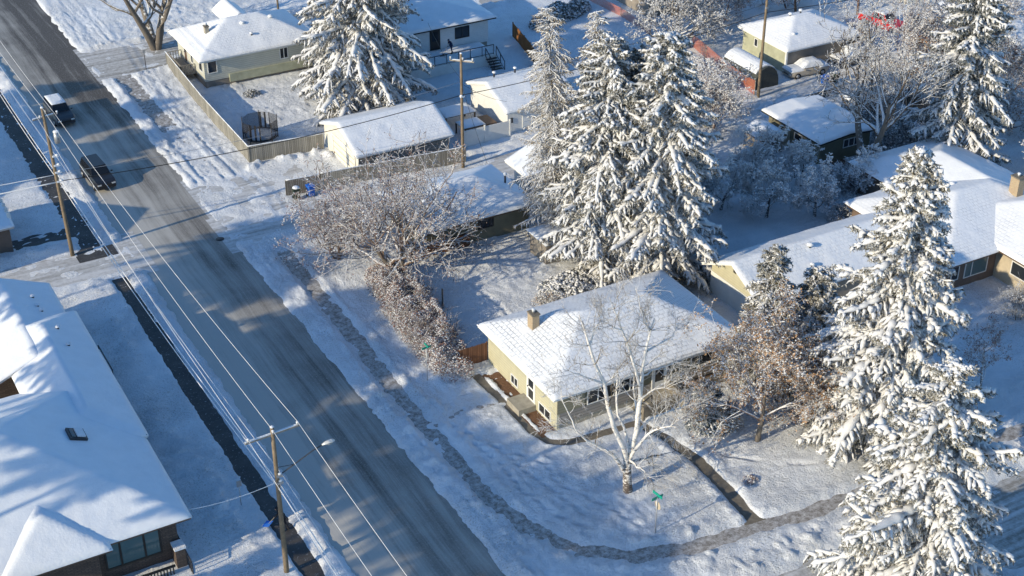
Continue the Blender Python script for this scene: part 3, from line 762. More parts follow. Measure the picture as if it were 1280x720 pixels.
# ------------------------------------------------------------------ pale hip roofed house, upper left
h = thing('bungalow', 'pale green sided house with snowy hip roof beside the thick trunked tree, upper left', 'house', (47, 139.8, 0))
walls(h, 40.9, 52.6, 135.9, 144.2, 0.9, 3.3, 'siding_pale')
b = MB(); b.box(40.95, 52.5, 135.95, 144.1, -0.2, 0.9); b.build('foundation', 'stucco_grey', h)
b = MB(); b.box(43.4, 52.3, 135.7, 135.88, 0.45, 1.3); b.build('wall_band', 'green_panel', h)
r = roof(h, 40.3, 53.2, 135.3, 144.8, 3.4, 0.44, 'hip', 'snow_shingle_faint', 0.14, 'trim_white')
chimney(r, 42.7, 139.6, 4.0, 5.2, 0.4, 0.5, 'concrete')
vent(r, 46.3, 138.9, 5.0, 0.35); vent(r, 49.4, 139.0, 5.1, 0.35); vent(r, 46.6, 137.2, 4.4, 0.25)
roof(h, 45.6, 48.4, 141.5, 146.4, 4.3, 0.7, 'gy', 'snow_roof', 0.12)
window(h, (41.75, 135.9, 2.35), 1.0, 1.3, '-y', (1,)); window(h, (49.4, 135.9, 2.35), 0.9, 1.2, '-y', (1, 1))
window(h, (40.9, 136.9, 2.3), 1.1, 1.2, '-x', (1,)); window(h, (40.9, 139.6, 2.2), 0.7, 1.2, '-x', (1,))
door(h, (40.9, 141.6, 1.1), 0.9, 2.0, '-x', 'trim_brown', pane=[(0.5, 0.9)])
b = MB(); b.box(39.3, 40.85, 138.6, 143.0, 0.85, 1.0)
for y in (138.7, 140.8, 142.9):
    b.box(39.3, 39.42, y-.06, y+.06, 0, 1.0)
b.build('porch_deck', 'wood_grey', h)
rail_panel(h, [(40.8, 138.65, 1.0), (39.35, 138.65, 1.0), (39.35, 142.95, 1.0), (40.8, 142.95, 1.0)], 0.9, 'wood_grey', False, 0.3)
place(h)

# ------------------------------------------------------------------ white house with deck, top centre
h = thing('bungalow', 'white house with dark door and glass railed deck behind the garages at the top', 'house', (66, 136, 0))
walls(h, 59.5, 70.8, 131.5, 142, 1.0, 3.7, 'siding_white')
b = MB(); b.box(59.55, 70.7, 131.55, 141.9, -0.2, 1.0); b.build('foundation', 'concrete', h)
r = roof(h, 58.8, 71.5, 130.9, 142.6, 3.8, 0.22, 'hip', 'snow_roof', 0.18, 'trim_dark')
for k in range(5): vent(r, 63.6+0.1*k, 132.5+1.0*k, 4.3+0.22*k, 0.2)
door(h, (64.5, 131.5, 1.25), 1.0, 2.15, '-y', 'trim_dark', 'trim_dark', pane=[(0.45, 0.92)])
window(h, (67.7, 131.5, 2.6), 1.7, 1.25, '-y', (1, 1), 'trim_dark')
b = MB(); b.box(59.6, 69.6, 127.4, 131.45, 1.1, 1.25, 0); b.box(59.62, 69.58, 127.43, 127.55, -0.1, 1.09, 0); b.box(59.62, 59.8, 127.6, 131.4, -0.1, 1.09)
dk = b.build('deck', 'gate_white', h)
snow_slab(59.8, 69.5, 127.7, 131.3, 1.25, 0, 'flat', dk, 0.06)
rail_panel(h, [(59.7, 127.5, 1.25), (69.3, 127.5, 1.25)], 1.05, 'metal_dark', True, 1.45)
b = MB()
for i in range(6): b.box(68.3, 69.55, 127.4-0.3*(i+1), 127.4-0.3*i, 1.1-0.18*(i+1)-.06, 1.1-0.18*(i+1), 0)
st = b.build('stair', 'trim_dark', h)
for x in (68.3, 69.55):
    rail_panel(h, [(x, 127.4, 1.1), (x, 125.6, 0.05)], 1.0, 'metal_dark', False, 0.9, 'stair_railing')
place(h)

# ------------------------------------------------------------------ garages and sheds along the alley
h = thing('garage', 'cream gabled garage with snowy roof behind the long grey board fence', 'garage', (50.6, 113.9, 0))
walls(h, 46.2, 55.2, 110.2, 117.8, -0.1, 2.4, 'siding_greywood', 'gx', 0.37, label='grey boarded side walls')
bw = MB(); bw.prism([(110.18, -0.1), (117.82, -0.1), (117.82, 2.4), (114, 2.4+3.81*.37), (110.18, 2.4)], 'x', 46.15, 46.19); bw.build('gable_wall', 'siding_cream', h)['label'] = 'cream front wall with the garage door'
roof(h, 45.85, 55.5, 109.8, 118.2, 2.45, 0.37, 'gx', 'snow_shingle_faint', 0.14, 'trim_white')
b = MB(); b.box(46.08, 46.15, 110.9, 115.6, 0, 2.15, 0)
for z in (0.55, 1.1, 1.65): b.box(46.05, 46.085, 110.95, 115.55, z-0.02, z+0.02, 1)
b.build('garage_door', ['siding_cream', 'stucco_beige'], h)
b = MB(); b.box(46.04, 46.14, 110.75, 110.88, 0, 2.3); b.box(46.04, 46.14, 115.62, 115.75, 0, 2.3); b.box(46.04, 46.14, 110.88, 115.62, 2.17, 2.3); b.build('door_trim', 'gate_white', h)
place(h)
h = thing('garage', 'white gabled garage with snowy roof just right of the utility pole with the cross arm', 'garage', (66, 115.4, 0))
walls(h, 62.2, 69.4, 111.8, 119.2, -0.1, 2.5, 'siding_white', 'gx', 0.36)
roof(h, 61.8, 69.8, 111.3, 119.6, 2.55, 0.36, 'gx', 'snow_shingle_faint', 0.14, 'trim_white')
b = MB(); b.box(63.8, 68.6, 111.72, 111.79, 0, 2.15)
for z in (0.55, 1.1, 1.65): b.box(63.85, 68.55, 111.69, 111.73, z-0.02, z+0.02)
b.build('garage_door', 'siding_white', h)
b = MB(); b.box(62.5, 62.75, 111.72, 111.8, 1.2, 1.7, 0); b.build('lamp', 'metal_dark', h)
for k in range(3): vent(h, 63.4+2.3*k, 116.6, 4.2, 0.25)
place(h)
h = thing('gate', 'white board gate panels between the pole and the white garage', 'gate', (59.5, 111.3, 0))
b = MB()
for (x0, x1) in ((57.2, 59.4), (59.55, 62.1)): b.box(x0, x1, 111.2, 111.28, 0.1, 1.75)
b.build('panel', 'gate_white', h)
for x in (57.1, 59.47, 62.15):
    b = MB(); b.box(x-.07, x+.07, 111.15, 111.32, 0, 1.9); b.build('post', 'gate_white', h)
place(h)
h = thing('lean_to', 'low open lean-to with snow on its beams beside the white garage', 'lean-to', (59.6, 113.5, 0))
b = MB()
for (x0, x1, y0, y1, z) in ((57.4, 60.6, 115.2, 117.4, 1.5), (58.0, 61.4, 112.4, 114.4, 1.3)):
    b.box(x0, x1, y0, y1, z-.1, z)
    for x in (x0, x1-.12):
        for y in (y0, y1-.12): b.box(x, x+.12, y, y+.12, 0, z-.1)
r = b.build('frame', 'trim_brown', h)
snow_slab(57.4, 60.6, 115.2, 117.4, 1.5, 0, 'flat', r, 0.16); snow_slab(58.0, 60.2, 112.6, 114.3, 1.3, 0, 'flat', r, 0.14)
place(h)
h = thing('bungalow', 'olive stucco house with snowy hip roof in tree shadow behind the spreading crab apple', 'house', (50, 98, 0))
walls(h, 45.2, 54.7, 94.7, 101.6, -0.1, 2.55, 'stucco_olive')
r = roof(h, 44.4, 55.3, 94.1, 102.3, 2.65, 0.42, 'hip', 'snow_roof', 0.15, 'trim_brown')
window(h, (50.6, 94.7, 1.7), 1.5, 0.85, '-y', (1, 1, 1, 1), 'trim_dark')
b = MB(); b.tube([(54.0, 97.5, 2.9), (54.0, 97.5, 4.1)], [0.09, 0.09], 8, 0); b.ball((54.0, 97.5, 4.15), 0.16, 1); b.build('stove_pipe', ['metal_dark', 'snow_lump'], r)
b = MB(); b.box(54.72, 54.8, 95.2, 96.2, 0, 2.1); b.build('side_door', 'trim_brown', h)
b = MB(); b.box(43.4, 49.0, 94.45, 94.62, 0.1, 1.3); b.build('skirting', 'fence_red', h)['label'] = 'reddish brown board skirting'
place(h)
h = thing('garage', 'small house with one sunlit white roof slope tucked against the tall spruce group', 'garage', (60.5, 99.6, 0))
walls(h, 57.3, 63.6, 97.0, 101.8, -0.1, 2.7, 'siding_white', 'gy', 0.42)
roof(h, 56.6, 64.3, 96.5, 102.2, 2.8, 0.42, 'gy', 'snow_roof', 0.14, 'trim_white')
window(h, (57.3, 98.6, 1.9), 1.7, 0.8, '-x', (1, 1)); place(h)
h = thing('garden_shed', 'plain grey flat roofed shed at the back of the fenced yard', 'shed', (54.4, 89.9, 0))
walls(h, 52.8, 56.0, 88.6, 91.2, -0.1, 2.05, 'stucco_grey')
roof(h, 52.65, 56.2, 88.4, 91.5, 2.1, 0.06, 'hip', 'snow_roof', 0.08, 'wood_grey', 0.1)
b = MB(); b.box(52.75, 52.8, 89.3, 90.4, 0, 1.9); b.build('door', 'wood_grey', h)
place(h)
h = thing('garage', 'olive brown low building with long flat snowy roof among the backyard trees', 'garage', (86.4, 95.8, 0))
walls(h, 83.5, 89.3, 92.1, 99.6, -0.2, 2.5, 'stucco_olive')
roof(h, 83.0, 89.8, 91.6, 100.2, 2.6, 0.09, 'gy', 'snow_roof', 0.18, 'trim_dark')
window(h, (87.1, 92.1, 1.7), 1.9, 0.85, '-y', (1, 1, 1)); window(h, (83.5, 95.2, 1.7), 1.1, 0.7, '-x', (1,))
b = MB(); b.box(83.44, 83.5, 96.4, 97.3, 0, 2.0); b.build('door', 'stucco_beige', h)
b = MB(); b.box(83.9, 85.8, 90.4, 91.6, -0.1, 0.5); b.build('back_step', 'trim_brown', h)
place(h)
h = thing('garden_shed', 'tiny shed with rounded snow cap beside the olive brown building', 'shed', (81.2, 97.3, 0))
walls(h, 79.9, 82.4, 96.0, 98.6, -0.1, 1.95, 'stucco_grey'); roof(h, 79.7, 82.6, 95.8, 98.8, 2.0, 0.3, 'gy', 'snow_roof', 0.2, 'trim_brown')
b = MB(); b.box(80.6, 81.5, 95.94, 96.0, 0, 1.7); b.build('door', 'stucco_brown', h); place(h)
h = thing('bungalow', 'grey green house with white hip roof behind the tall bare utility pole, top right', 'house', (98.8, 114, 0))
walls(h, 94.3, 103.4, 110.6, 117.8, -0.2, 2.7, 'stucco_grey')
bw = MB(); bw.box(94.22, 94.3, 110.55, 117.85, -0.1, 2.69); bw.build('side_wall', 'green_panel', h)['label'] = 'pale green side wall'
r = roof(h, 93.8, 103.9, 110.1, 118.4, 2.8, 0.40, 'hip', 'snow_shingle_faint', 0.15, 'trim_white')
vent(r, 97.6, 114.6, 4.5, 0.3); vent(r, 99.2, 114.9, 4.5, 0.3); vent(r, 96.0, 111.9, 3.5, 0.3)
b = MB(); b.box(94.05, 94.25, 110.4, 110.6, 0, 2.7); b.build('downpipe', 'trim_white', h)
window(h, (94.22, 115.6, 1.8), 0.6, 0.9, '-x', (1,)); place(h)

h = thing('tent_shelter', 'dark fabric arched car shelter with snow along its top beside the utility pole', 'shelter', (90.3, 111.5, 0))
def arch(x0, x1, z1, n=14, off=0.0):
    cx, rx = (x0+x1)/2, (x1-x0)/2+off
    return [(cx+rx*math.cos(math.pi*(1-i/n)), max(0, (z1+off)*math.sin(math.pi*(1-i/n))**0.75)) for i in range(n+1)]
b = MB(); b.prism(arch(88.9, 91.9, 2.3), 'y', 108.7, 114.4); b.build('cover', 'tent_fabric', h)
b = MB(); pr = arch(88.9, 91.9, 2.3, off=0.14)[3:-3]; pr2 = arch(88.9, 91.9, 2.3, off=0.01)[3:-3]
b.prism(pr+pr2[::-1], 'y', 109.0, 114.3); b.build('snow', 'snow_lump', h); place(h)

# ------------------------------------------------------------------ yellow gabled house, right of the centre
h = thing('bungalow', 'yellow gable ended house with long snowy roof right behind the corner bungalow', 'house', (69, 76, 0))
walls(h, 62.1, 77.0, 72.8, 79.0, -0.3, 2.5, 'stucco_grey')
bw = MB(); bw.prism([(72.8, 2.0), (79.0, 2.0), (79.0, 2.5), (75.9, 2.5+3.1*.48), (72.8, 2.5)], 'x', 62.02, 62.09); bw.build('gable_wall', 'siding_yellow', h)
bw = MB(); bw.box(62.0, 62.09, 72.75, 79.05, -0.3, 1.98); bw.build('lower_wall', 'gate_white', h)
r = roof(h, 61.4, 79.0, 72.3, 79.5, 2.6, 0.48, 'gx', 'snow_shingle_faint', 0.15, 'trim_white')
b = MB(); b.box(61.96, 62.02, 76.0, 76.3, 3.2, 3.6); b.build('gable_vent', 'trim_dark', h)
vent(r, 68.3, 75.2, 4.2, 0.35); vent(r, 67.4, 73.7, 3.5, 0.25)
place(h)

# ------------------------------------------------------------------ big house at the right edge
h = thing('large_house', 'large beige house with several joined snowy hip roofs at the right edge', 'house', (84, 75, 0))
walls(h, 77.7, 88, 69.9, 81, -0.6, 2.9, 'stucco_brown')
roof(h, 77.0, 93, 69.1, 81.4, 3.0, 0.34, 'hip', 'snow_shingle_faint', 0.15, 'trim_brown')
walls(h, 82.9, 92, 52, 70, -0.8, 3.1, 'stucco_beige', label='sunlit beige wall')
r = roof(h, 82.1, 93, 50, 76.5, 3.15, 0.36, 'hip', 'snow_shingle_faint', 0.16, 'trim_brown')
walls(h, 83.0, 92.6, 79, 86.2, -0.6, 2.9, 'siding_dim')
r2 = roof(h, 82.3, 92.9, 70.5, 87.0, 3.0, 0.36, 'hip', 'snow_roof', 0.15, 'trim_brown')
chimney(r2, 87.9, 73.4, 4.6, 6.1, 0.7, 0.9, 'brick_tan')
vent(r2, 84.4, 75.9, 4.3, 0.3); vent(r2, 83.4, 78.4, 4.0, 0.3); vent(r2, 84.8, 77.3, 4.4, 0.3)
window(h, (80.8, 69.9, 1.6), 2.4, 1.5, '-y', (1, 2.2), 'trim_white', 'glass_teal'); window(h, (78.6, 69.9, 1.6), 0.8, 1.3, '-y', (1,))
window(h, (82.9, 67.4, 1.8), 1.7, 1.2, '-x', (1,)); window(h, (82.9, 63.4, 1.8), 1.7, 1.2, '-x', (1, 1))
place(h)

# ------------------------------------------------------------------ brick house, lower left
h = thing('large_house', 'dark brick house with big shaded snowy roof and skylight in the lower left corner', 'house', (8, 80, 0))
walls(h, -10, 16.0, 69.3, 85.3, -0.2, 3.4, 'brick_dark')
S = roof(h, -12, 16.75, 68.5, 85.9, 3.5, 0.42, 'hip', 'snow_roof', 0.17, 'trim_brown')
walls(h, 11.5, 16.2, 79, 93.4, -0.2, 3.4, 'brick_dark')
roof(h, 11.0, 16.9, 77.2, 94.1, 3.75, 0.48, 'hip', 'snow_roof', 0.16, 'trim_white')
walls(h, 9.8, 15.9, 90, 99.0, -0.2, 3.2, 'brick_dark')
N = roof(h, 9.4, 16.35, 88, 99.7, 3.3, 0.42, 'gy', 'snow_roof', 0.16, 'trim_white')
for (x, y) in ((14.6, 96.8), (14.6, 95.4), (14.7, 94.0+0.6)): vent(N, x, y, 4.15, 0.22)
Fr = roof(h, 5.8, 11.85, 67.9, 76, 3.52, 0.48, 'hip', 'snow_roof', 0.17, 'trim_brown')
walls(h, 6.6, 11.2, 68.7, 74, -0.2, 3.4, 'brick_dark')
vent(h, 14.9, 90.6, 4.85, 0.22); vent(h, 15.0, 88.2, 4.8, 0.22)
b = MB(); b.box(-0.55, 0.55, -0.6, 0.6, -0.02, 0.2, 0); b.box(-0.42, 0.42, -0.47, 0.47, 0.2, 0.23, 1); b.box(-0.1, 0.42, -0.47, 0.47, 0.23, 0.33, 2)
sk = b.build('skylight', ['metal_dark', 'glass', 'snow_lump'], S); sk.matrix_basis = Matrix.Translation((12.55, 77.0, 5.38)) @ Matrix.Rotation(math.atan(.42), 4, 'Y')
window(h, (13.3, 69.3, 2.0), 3.4, 2.2, '-y', (1, 1.5, 1.05), 'trim_dark', 'glass_teal', t=0.12)
b = MB()
b.box(11.5, 15.2, 69.2, 69.29, 3.28, 3.34)
for i in range(18): b.box(11.5+0.21*i, 11.6+0.21*i, 69.16, 69.288, 3.12, 3.3)
b.build('dentil_trim', 'trim_brown', h)
b = MB(); b.box(10.9, 15.3, 67.9, 68.05, 0.7, 0.8); b.box(10.9, 15.3, 67.9, 68.05, 0.0, 0.1)
for i in range(23): b.box(10.95+0.19*i, 11.01+0.19*i, 67.92, 68.02, 0.1, 0.7)
b.build('balustrade', 'trim_dark', h)
b = MB(); b.box(15.5, 16.1, 68.3, 69.2, -0.2, 1.5, 0); b.box(15.45, 16.15, 68.25, 69.1, 1.5, 1.62, 1); b.build('porch_pier', ['brick_dark', 'snow_lump'], h)
rail_panel(h, [(16.15, 67.4, 0.1), (16.15, 70.4, 0.3)], 0.95, 'metal_dark', False, 0.35, 'handrail')
rail_panel(h, [(17.8, 92.8, 0.1), (17.8, 89.2, 0.1)], 1.2, 'metal_dark', False, 3.6, 'railing')
b = MB(); b.box(16.4, 16.48, 94.2, 99.0, 0.1, 2.2); b.build('side_screen', 'trim_dark', h)
place(h)

h = thing('garage', 'brown building cut by the left edge beside the alley mouth', 'garage', (12, 115, 0))
walls(h, 5, 16.1, 111.9, 117.5, -0.1, 2.5, 'stucco_brown')
roof(h, 4.6, 16.4, 111.4, 118.0, 2.6, 0.12, 'gx', 'snow_roof', 0.1, 'metal_grey')
b = MB()
for i in range(5): b.box(16.2+0.02*i, 16.5, 112.6+0.9*i, 112.7+0.9*i, 2.5, 3.3)
b.box(16.2, 16.5, 112.4, 117, 2.4, 2.5); b.build('snow_rack', 'gate_white', h); place(h)
# ------------------------------------------------------------------ vegetation kit
def tubes(P, Rr, k=4, flat=1.0, cap=False):
    """P (n,m,3) polylines, Rr (n,m) radii -> verts, quads"""
    n, m, _ = P.shape
    T = np.empty_like(P); T[:, 1:-1] = P[:, 2:]-P[:, :-2]; T[:, 0] = P[:, 1]-P[:, 0]; T[:, -1] = P[:, -1]-P[:, -2]
    T /= (np.linalg.norm(T, axis=2, keepdims=True)+1e-9)
    up = np.zeros_like(T); up[..., 2] = 1; st = np.abs(T[..., 2]) > 0.93; up[st] = (1, 0, 0)
    A = np.cross(T, up); A /= (np.linalg.norm(A, axis=2, keepdims=True)+1e-9); B = np.cross(A, T)
    an = np.arange(k)*2*np.pi/k+np.pi/k
    V = P[:, :, None, :]+Rr[:, :, None, None]*(np.cos(an)[None, None, :, None]*A[:, :, None, :]+flat*np.sin(an)[None, None, :, None]*B[:, :, None, :])
    V = V.reshape(-1, 3)
    i = np.arange(n*m*k).reshape(n, m, k); j = np.roll(i, -1, axis=2)
    F = np.stack([i[:, :-1], j[:, :-1], j[:, 1:], i[:, 1:]], -1).reshape(-1, 4)
    return V, F
def proto_branch(L, rs, snow=1.0, larch=False, droop=0.32, fat=1.0):
    """one conifer bough of length L along +x: wood, needles, snow"""
    m = 8; s = np.linspace(0, 1, m)
    sp = np.stack([L*s, 0.05*L*np.sin(s*3+rs.rand()*6)*s, L*(0.10*s-droop*s**2+0.13*s**4)], -1)
    def at_s(q): return np.stack([np.interp(q, s, sp[:, i]) for i in range(3)], -1)
    wood = [tubes(sp[None], (0.035*(1-s)+0.012)[None]*max(.7, L/3), 4)]
    snowp = []; need = []
    # snow lying along the bough
    nq = 11 if L < 3 else 17; q = np.linspace(0.18 if L > 1.5 else 0.05, 1.0, nq); pc = at_s(q)
    r = fat*(0.092+0.019*L)*(0.45+1.15*rs.rand(nq))*np.clip(1.25-q*0.65, 0.4, 1)*snow; r[0] *= 0.3; r[-1] *= 0.35
    if larch: r *= 0.42
    pc[:, 2] += r*0.55; pc[:, 1] += (rs.rand(nq)-0.5)*0.10
    if snow > 0: snowp.append(tubes(pc[None], r[None], 6, 0.8))
    step = 0.27 if not larch else 0.2
    nt_ = int(max(3, L/step)); qs = np.linspace(0.12, 0.97, nt_)
    P = []; RR = []; NP = []; ND = []
    for side in (-1, 1):
        for qq in qs+rs.randn(nt_)*0.02:
            qq = float(np.clip(qq, 0.05, 0.99)); o = at_s(qq)
            l = (0.24*L*(1-qq)**0.7+0.24)*(0.6+0.75*rs.rand()); l = min(l, 1.3)
            ang = R_(38+30*rs.rand())*side; d = np.array([math.cos(ang), math.sin(ang), -0.12-0.45*rs.rand()])
            t = np.linspace(0, 1, 6)[:, None]
            pl = o+d*l*t+np.array([0, 0, -0.20*l])*t**2
            P.append(pl); RR.append(l)
    P = np.array(P); RR = np.array(RR); n = len(P); tt6 = np.linspace(0, 1, 6)[None]
    wood.append(tubes(P, np.tile(np.array([.014, .013, .012, .01, .008, .005]), (n, 1)), 3))
    if snow > 0:
        keep = rs.rand(n) < (0.66*snow if not larch else 0.9)
        rr = (0.055+0.105*rs.rand(n, 1))*(0.55+0.75*rs.rand(n, 6))*fat*(0.8+0.35*np.minimum(RR, 1))[:, None]*np.sin(np.pi*(0.06+0.90*tt6))**0.7
        if larch: rr *= 0.33
        s0 = rs.rand(n, 1)*0.35; s1 = np.maximum(s0+0.35, 0.65+0.40*rs.rand(n, 1)); u = s0+(s1-s0)*tt6; PS = P[:, :1]+(P[:, -1:]-P[:, :1])*u[..., None]; PS[..., 2] += rr*0.55+0.06*RR[:, None]*np.sin(np.pi*np.clip(u, 0, 1)); PS[:, 1:, :2] += (rs.rand(n, 5, 2)-.5)*0.07
        snowp.append(tubes(PS[keep], rr[keep], 4, 0.85))
    # hanging needle sprays
    def sprays(base, dirv, cnt, ln, wd):
        t = rs.rand(len(base), cnt, 1)
        c0 = base[:, None, :]+dirv[:, None, :]*t
        h = rs.randn(len(base), cnt, 3)*0.75; h[..., 2] = -0.65+0.75*rs.randn(len(base), cnt)*0.5
        h /= np.linalg.norm(h, axis=2, keepdims=True)
        ll = ln*(0.6+0.8*rs.rand(len(base), cnt, 1))
        e = np.cross(h, rs.randn(len(base), cnt, 3)); e /= np.linalg.norm(e, axis=2, keepdims=True)+1e-9
        a = c0-e*wd*0.5; b_ = c0+e*wd*0.5; c_ = c0+h*ll+e*wd*0.25; d_ = c0+h*ll-e*wd*0.25
        V = np.stack([a, b_, c_, d_], 2).reshape(-1, 3); F = np.arange(len(V)).reshape(-1, 4)
        return V, F
    if larch:
        need.append(sprays(P[:, 0], P[:, -1]-P[:, 0], 5, 0.16, 0.035))
    else:
        need.append(sprays(P[:, 0], P[:, -1]-P[:, 0], 16, 0.20, 0.065))
        b0 = sp[:-1]; need.append(sprays(b0, sp[1:]-sp[:-1], 20, 0.30, 0.09))
    def cat(lst):
        vs = []; fs = []; n_ = 0
        for v, f in lst: vs.append(v); fs.append(f+n_); n_ += len(v)
        return (np.vstack(vs), np.vstack(fs)) if vs else (np.zeros((0, 3)), np.zeros((0, 4), int))
    return [cat(wood), cat(need), cat(snowp)]
_PC = {}
def protos(L, larch, fat):
    key = (L, larch, fat)
    if key not in _PC:
        rs = np.random.RandomState(int(L*100)+7+(50 if larch else 0)+int(fat*10))
        _PC[key] = [proto_branch(L, rs, 1.0, larch, droop=0.22+0.14*k, fat=fat) for k in range(4)]
    return _PC[key]
def conifer_mesh(H, Rb, seed, z0=0.8, gap=0.5, per=7, larch=False, fat=1.0, power=0.85, lean=(0, 0), tip=0.25, bare=0.0):
    rs = np.random.RandomState(seed)
    acc = [[[], []], [[], []], [[], []]]; nn = [0, 0, 0]
    z = z0
    while z < H-0.25:
        u = (z-z0)/(H-z0); Lz = Rb*(max(0.0, 1-u)**power)*(0.86+0.14*math.sin(z*1.9+seed))+tip
        if u < 0.12: Lz *= 0.75+u*2
        cnt = max(4, int(round(per*(0.65+0.35*(1-u)))))
        for k in range(cnt):
            L_ = Lz*(0.72+0.42*rs.rand())
            if rs.rand() < bare: continue
            a = 2*math.pi*(k+rs.rand()*0.8)/cnt+z*2.4
            cls = min((0.7, 1.3, 2.1, 3.2, 4.6, 6.0), key=lambda c: abs(c-L_))
            p = protos(cls, larch, fat)[rs.randint(4)]
            sc = L_/cls
            # upper boughs rise, lower ones hang
            tl = R_(20*u**1.2-15*(1-u)+rs.randn()*7)
            if larch: tl = R_(10*u-10*(1-u)+rs.randn()*8)
            ca, sa, ct, st = math.cos(a), math.sin(a), math.cos(tl), math.sin(tl)
            M = np.array([[ca*ct, -sa, -ca*st], [sa*ct, ca, -sa*st], [st, 0, ct]])
            o = np.array([lean[0]*u*u*H, lean[1]*u*u*H, z+rs.rand()*gap*0.6])
            for q in range(3):
                v, f = p[q]
                if len(v) == 0: continue
                acc[q][0].append((v*sc) @ M.T+o); acc[q][1].append(f+nn[q]); nn[q] += len(v)
        z += gap*(0.75+0.45*(1-u))*(0.85+0.3*rs.rand())
    V = []; FL = []; off = 0
    for q in range(3):
        if acc[q][0]:
            v = np.vstack(acc[q][0]); V.append(v); FL.append((np.vstack(acc[q][1])+off, q)); off += len(v)
    return np.vstack(V), FL
def conifer(name, label, cat, xy, H, Rb, seed, needles='needles_spruce', group=None, rz=0.0, trunk=0.22, snowtop=True, lean=(0, 0), **kw):
    t = thing(name, label, cat, (xy[0], xy[1], 0), rz, group)
    b = MB(); n = 8
    b.tube([(lean[0]*(i/n)**2*H, lean[1]*(i/n)**2*H, -0.3+(H+0.1)*i/n) for i in range(n+1)], [trunk*(1-0.93*i/n)+0.015 for i in range(n+1)], 7)
    b.build('trunk', 'bark_trunk', t)
    V, F = conifer_mesh(H, Rb, seed, lean=lean, larch=kw.pop('larch', False), **kw)
    np_mesh('crown', V, F, ['bark_dark', needles, 'snow_twig'], t)
    return t

def grow(rs, p0, d0, L, r0, lev, maxlev, out, spread, up, kids, wob=0.18, shrink=0.62, steps=5, rmin=0.012):
    pts = [np.array(p0, float)]; d = np.array(d0, float); d /= np.linalg.norm(d)
    for i in range(steps):
        d = d+rs.randn(3)*wob+np.array([0, 0, up]); d /= np.linalg.norm(d)
        pts.append(pts[-1]+d*L/steps)
    pts = np.array(pts); rr = r0*(1-0.6*np.linspace(0, 1, steps+1)); rr = np.maximum(rr, rmin*0.8)
    out.setdefault(lev, []).append((pts, rr))
    if lev >= maxlev: return
    nk = kids[min(lev, len(kids)-1)]
    for k in range(nk):
        s = 0.30+0.70*(k+rs.rand()*0.9)/nk; s = min(s, 0.999)
        i = min(int(s*steps), steps-1); f = s*steps-i
        o = pts[i]*(1-f)+pts[i+1]*f; t = pts[i+1]-pts[i]; t /= np.linalg.norm(t)
        rn = rs.randn(3); rn -= t*np.dot(rn, t); rn /= np.linalg.norm(rn)+1e-9
        a = R_(spread*(0.6+0.7*rs.rand())); nd = t*math.cos(a)+rn*math.sin(a)
        grow(rs, o, nd, L*shrink*(0.7+0.6*rs.rand())*(1.05-0.35*s), max(rmin, rr[i]*0.58), lev+1, maxlev, out, spread, up, kids, wob*1.1, shrink, max(3, steps-1), rmin)
def blobs(rs, C_, r, squash=0.7):
    """small irregular lumps (octahedra)"""
    n = len(C_); base = np.array([[1, 0, 0], [0, 1, 0], [-1, 0, 0], [0, -1, 0], [0, 0, squash], [0, 0, -squash*.6]], float)
    V = C_[:, None, :]+base[None]*(r[:, None, None]*(0.6+0.8*rs.rand(n, 6, 1)))
    F = np.array([[0, 1, 4], [1, 2, 4], [2, 3, 4], [3, 0, 4], [1, 0, 5], [2, 1, 5], [3, 2, 5], [0, 3, 5]])
    return V.reshape(-1, 3), (F[None]+6*np.arange(n)[:, None, None]).reshape(-1, 3)
def leaves(rs, C_, r):
    n = len(C_); a = rs.randn(n, 3); a /= np.linalg.norm(a, axis=1, keepdims=True); b = np.cross(a, rs.randn(n, 3)); b /= np.linalg.norm(b, axis=1, keepdims=True)
    q = r[:, None]; V = np.stack([C_-a*q, C_+b*q*.5, C_+a*q, C_-b*q*.5], 1)
    return V.reshape(-1, 3), np.arange(4*n).reshape(-1, 4)
def bare_mesh(out, levels, leaf=0, leaf_r=0.06, snow=0, snow_r=0.06, rs=None, k_thin=3):
    """merge limbs of the given levels; leaves and snow crumbs on the outermost twigs"""
    V = []; F4 = []; n = 0; tipn = []
    for lv in levels:
        if lv not in out: continue
        groups = {}
        for p, r in out[lv]: groups.setdefault(len(p), []).append((p, r))
        for m, g in groups.items():
            P = np.array([x[0] for x in g]); Rr = np.array([x[1] for x in g])
            k = 8 if Rr.max() > 0.1 else (5 if Rr.max() > 0.04 else k_thin)
            v, f = tubes(P, Rr, k); V.append(v); F4.append(f+n); n += len(v)
            if lv == max(levels): tipn.append(P)
    FL = [(np.vstack(F4), 0)]
    if tipn and (leaf or snow):
        T = np.concatenate([t.reshape(-1, 3) for t in tipn])
        if leaf:
            c = T[rs.randint(len(T), size=leaf)]+rs.randn(leaf, 3)*0.10
            v, f = leaves(rs, c, leaf_r*(0.6+0.8*rs.rand(leaf))); V.append(v); FL.append((f+n, 1)); n += len(v)
        if snow:
            c = T[rs.randint(len(T), size=snow)]+rs.randn(snow, 3)*np.array([.06, .06, .02])+np.array([0, 0, .03])
            v, f = blobs(rs, c, snow_r*(0.5+0.9*rs.rand(snow))); V.append(v); FL.append((f+n, 2)); n += len(v)
    return np.vstack(V), FL
